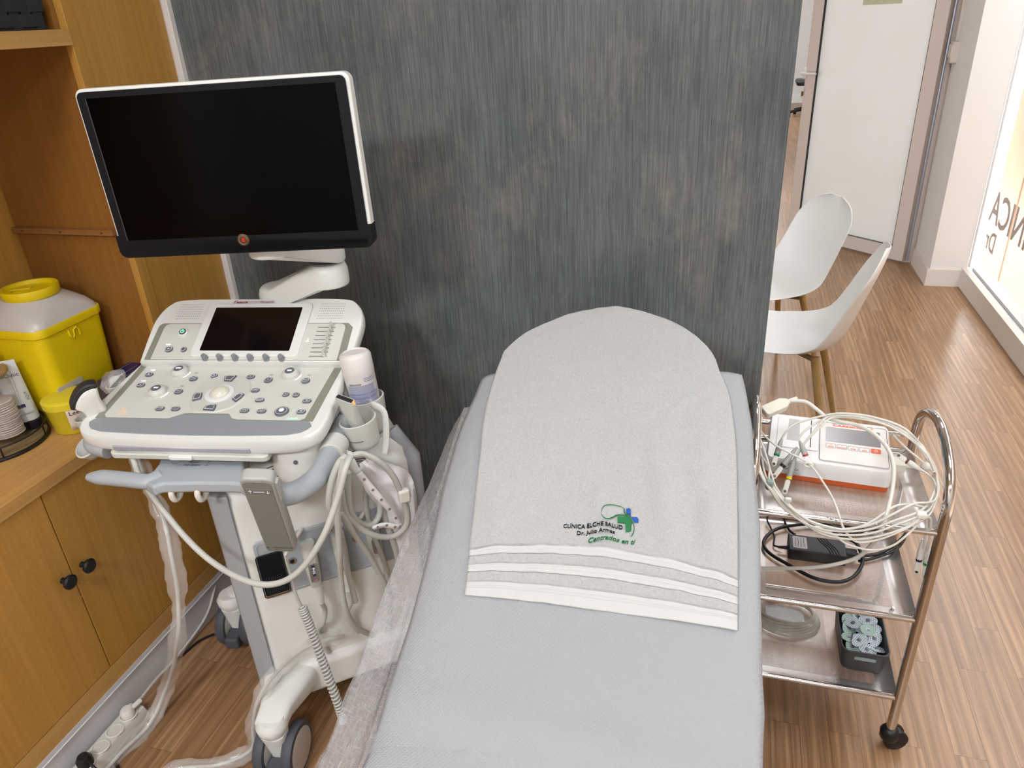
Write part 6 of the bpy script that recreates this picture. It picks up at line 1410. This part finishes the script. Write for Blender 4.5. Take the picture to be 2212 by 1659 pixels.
flex([(1690, 1181, .01), (1672, 1178, .006), (1673, 1160, .006), (1665, 1140, .006), (1657, 1122, .012), (1665, 1104, .02), (1690, 1112, .012), (1700, 1122, .008)], .0022)
flex([(1700, 1110, .02), (1695, 1125, .01), (1705, 1145, .006), (1718, 1155, .006)], .003)
flex([(1780, 1120, .01), (1795, 1135, .006), (1815, 1148, .006), (1850, 1152, .006), (1875, 1145, .008), (1920, 1130, .016)], .0035)
flex([(1855, 1212, .006), (1890, 1205, .006), (1930, 1190, .008), (1950, 1170, .014), (1960, 1145, .02)], .0035)
q = PZ((1835, 1135), az+.012); q.y = min(q.y, ty1-.03); G().tube([q+V((-.012, .01, .004)), q+V((.018, -.008, 0))], [.011, .009], 12).build('mains_plug', black, pa)
# ---------------------------------------------------------------- bottom tray
bz = ZT[0]-.0055
bx = thing('storage_box', (.38, 1.46, bz), 'dark grey open plastic box with handle slot on the bottom tray, full of electrodes', 'box')
Xa, Xb, Ya, Yb, Hb = .318, .420, 1.372, 1.545, .068
dkg = mm('anthracite_plastic', '3d3e40', .5, var=.04)
cxb, cyb = (Xa+Xb)/2, (Ya+Yb)/2
def brg(z, s, t_=0): return [V((cxb+a, cyb+b_, bz+z)) for a, b_ in rrect((Xb-Xa)*s-t_, (Yb-Ya)*s-t_, .018, 6)]
G().loft([brg(.0005, .86), brg(.004, .89), brg(Hb-.008, .97), brg(Hb-.008, 1.0), brg(Hb, 1.0), brg(Hb, .975, .002), brg(.006, .86, .004)], caps=False).add(brg(.003, .86), [tuple(range(28))]).build('box_shell', dkg, bx, ang=40)
G().prism(rrect(.046, .010, .0045, 4), -.0012, .0010, frame((cxb, Ya+.0045, bz+.046), (1, 0, 0), (0, -.07, 1))).build('handle_slot', mm('slot_pale', '8b9a9a', .6), bx)
elm = {}
def emat(kind):
    m = mat('electrode_'+kind, 'bcc7c6' if kind == 'dots' else '8fa59b', .5, var=.02); nt = m.node_tree; b = nt.nodes['Principled BSDF']; L = nt.links.new
    tc = nd(nt, 'ShaderNodeTexCoord')
    if kind == 'dots': v = nd(nt, 'ShaderNodeTexVoronoi', feature='F1'); v.inputs['Scale'].default_value = 240; v.inputs['Randomness'].default_value = .15; src = v.outputs['Distance']; a_, c_ = .30, .36; c0, c1 = '5f7396', 'c3cbcb'
    else: v = nd(nt, 'ShaderNodeTexWave'); v.inputs['Scale'].default_value = 70; src = v.outputs['Fac']; a_, c_ = .35, .6; c0, c1 = '6f8a80', '9db0a6'
    L(tc.outputs['Object'], v.inputs['Vector']); cr = nd(nt, 'ShaderNodeValToRGB'); e = cr.color_ramp.elements; e[0].position = a_; e[0].color = lin(c0); e[1].position = c_; e[1].color = lin(c1); L(src, cr.inputs[0]); L(cr.outputs[0], b.inputs['Base Color'])
    return m
prot = {}
for kind in ('dots', 'stripes'):
    prot[kind] = emat(kind)
rnd = random.Random(5)
spots = [(-.022, -.045, .050), (.008, -.050, .052), (.028, -.040, .050), (-.028, -.020, .052), (.0, -.022, .056), (.028, -.015, .056), (-.025, .008, .054), (.004, .004, .060), (.026, .012, .058), (-.024, .034, .052), (.0, .032, .058), (.026, .036, .055), (-.012, .056, .052), (.014, .058, .054), (-.008, -.034, .062), (.014, -.002, .068), (-.016, .018, .064), (.018, .030, .068)]
pe = {}
for i, (dx_, dy_, dz_) in enumerate(spots):
    kind = 'dots' if i % 3 else 'stripes'
    if kind not in pe:
        e = thing('ecg_electrode', (0, 0, 0), '', 'electrode', 'ecg electrodes in the grey box')
        pt = [(.021*math.cos(R(a))*(1.0), .015*math.sin(R(a))*(1+.15*math.cos(R(a)))) for a in range(0, 360, 15)]
        s_ = G().prism(pt, 0, .0006).build('foam_patch', prot[kind], e)
        G().lathe([(.0055, .0006), (.0055, .0011), (.0024, .0012), (.0022, .0030), (.0005, .0032)], None, 14).build('snap_stud', mm('stud', '8a8f96', .3, metal=.7), e)
        pe[kind] = e; r = e; kids = None
    else:
        src = pe[kind]; r = src.copy(); C.objects.link(r)
        for ch in src.children:
            c = ch.copy(); C.objects.link(c); c.parent = r
    r.location = V((cxb+dx_, cyb+dy_, bz+dz_-.006)); r.rotation_euler = (rnd.uniform(-.35, .35), rnd.uniform(-.35, .35), rnd.uniform(0, 6.28))
    r['label'] = ('white gel electrode with blue dots lying in the dark grey box' if kind == 'dots' else 'green striped gel electrode lying in the dark grey box')
    r['group'] = 'dotted electrodes in the grey box' if kind == 'dots' else 'striped electrodes in the grey box'
G().prism(rrect((Xb-Xa)*.84, (Yb-Ya)*.84, .015, 4, cxb, cyb), bz+.002, bz+.012).build('box_bottom', dkg, bx)
# bag with spare coiled lead
cbg = thing('bagged_cable', (.20, 1.52, bz), 'coiled grey cable packed in a clear bag on the bottom tray', 'bagged cable')
g = G()
for k in range(7): G().tube([V((.205+(.082-.003*k)*math.cos(R(a)), 1.515+(.062-.003*k)*math.sin(R(a)), bz+.006+.004*k+.003*math.sin(R(a*2+k*50)))) for a in range(0, 360, 10)], .0032, 8, closed=True).build('cable_turn', mm('coil_grey', '9c988c', .45), cbg)
G().prism(rrect(.09, .06, .008, 4, .205, 1.515), bz+.010, bz+.013, None).build('leaflet', mm('leaflet', 'b9bcc0', .5), cbg)
g = G(); g.grid(lambda u, v: V((.110+.19*u, 1.44+.155*v, bz+.003+(.036*math.sin(math.pi*u)**.5*math.sin(math.pi*v)**.5)+.006*NZ.noise(V((u*9, v*8, 1))))), 36, 30); g.build('clear_bag', film, cbg, ang=30)
q = PZ((1662, 1297), bz+.012); rb = G().prism([(-.022, -.008), (-.010, -.012), (.012, -.010), (.026, -.004), (.024, .004), (.012, .008), (-.010, .006), (-.022, .008)], 0, .012, M.Translation(q) @ M.Rotation(R(-20), 4, 'Z')).build('red_clamp_electrode', mm('red_clip', '9a3440', .4), bevel=.003)
tag(rb, 'red limb clamp electrode at the left end of the bottom trolley tray', 'clamp')
# ================================================================ two shell chairs behind the partition
shellm = mm('chair_white', 'd0cfcc', .38, var=.01)
legm = wood('chair_leg', '8f7040', '9c7b48', 'a98752', 'Z', rough=.45)
PR = [(.205, .415), (.190, .437), (.13, .440), (.04, .428), (-.06, .424), (-.135, .438), (-.185, .475), (-.215, .54), (-.240, .62), (-.265, .70), (-.283, .765), (-.292, .805)]
HWD = [.19, .198, .207, .215, .218, .215, .209, .204, .199, .194, .188, .18]
RISE = [.0, .006, .022, .034, .045, .058, .066, .060, .050, .040, .026, .014]
def lerpc(tab, f):
    x = f*(len(tab)-1); i = min(int(x), len(tab)-2); k = x-i
    a, b = tab[i], tab[i+1]; k2 = k*k*(3-2*k)*.35+k*.65
    return tuple(p+(q-p)*k2 for p, q in zip(a, b)) if isinstance(a, tuple) else a+(b-a)*k2
_ps = resamp(spline([V((a, b, 0)) for a, b in PR], 8), 200)
def prs(v): p = _ps[int(v*200+.5)]; return p.x, p.y
def chair(x, y, rz, label):
    t = thing('shell_chair', (x, y, 0), label, 'chair', None)
    Tc = M.Translation((x, y, 0)) @ M.Rotation(rz, 4, 'Z')
    def f(u, v):
        s = 2*u-1; px, pz = prs(v); hw = lerpc(HWD, v); rs = lerpc(RISE, v)
        if v > .80: hw *= math.sqrt(max(.02, 1-((v-.80)/.203)**2.6))
        if v < .08: hw *= 1-.16*((.08-v)/.08)**2
        px2, pz2 = prs(min(1, v+.02)); px1, pz1 = prs(max(0, v-.02)); d = V((px2-px1, 0, pz2-pz1)).normalized(); n = V((-d.z, 0, d.x))*-1
        n = V((d.z, 0, -d.x)); n = n if n.z+n.x*.5 > 0 else -n
        e = abs(s)**2.4
        return Tc @ (V((px, s*hw, pz))+n*rs*e)
    g = G(); g.grid(f, 28, 48); g.build('seat_shell', shellm, t, solid=.005, ang=80, sub=1)
    g = G().tube([Tc @ V((.12, -.10, .402)), Tc @ V((-.12, .10, .402))], .010, 8).tube([Tc @ V((.12, .10, .402)), Tc @ V((-.12, -.10, .402))], .010, 8); g.build('under_frame', mm('bracket_brown', '6f5c40', .4), t)
    for sx_ in (-1, 1):
        for sy_ in (-1, 1):
            a, b = Tc @ V((sx_*.115, sy_*.10, .415)), Tc @ V((sx_*.205, sy_*.19, .004))
            G().tube([a, b], [.015, .0085], 16).build('leg', legm, t)
    return t
chair(.225, 2.68, R(169), 'white plastic shell chair with wooden legs, the nearer of two behind the dark partition')
chair(.165, 3.24, R(207), 'white plastic shell chair with wooden legs, the one nearer the glass door')
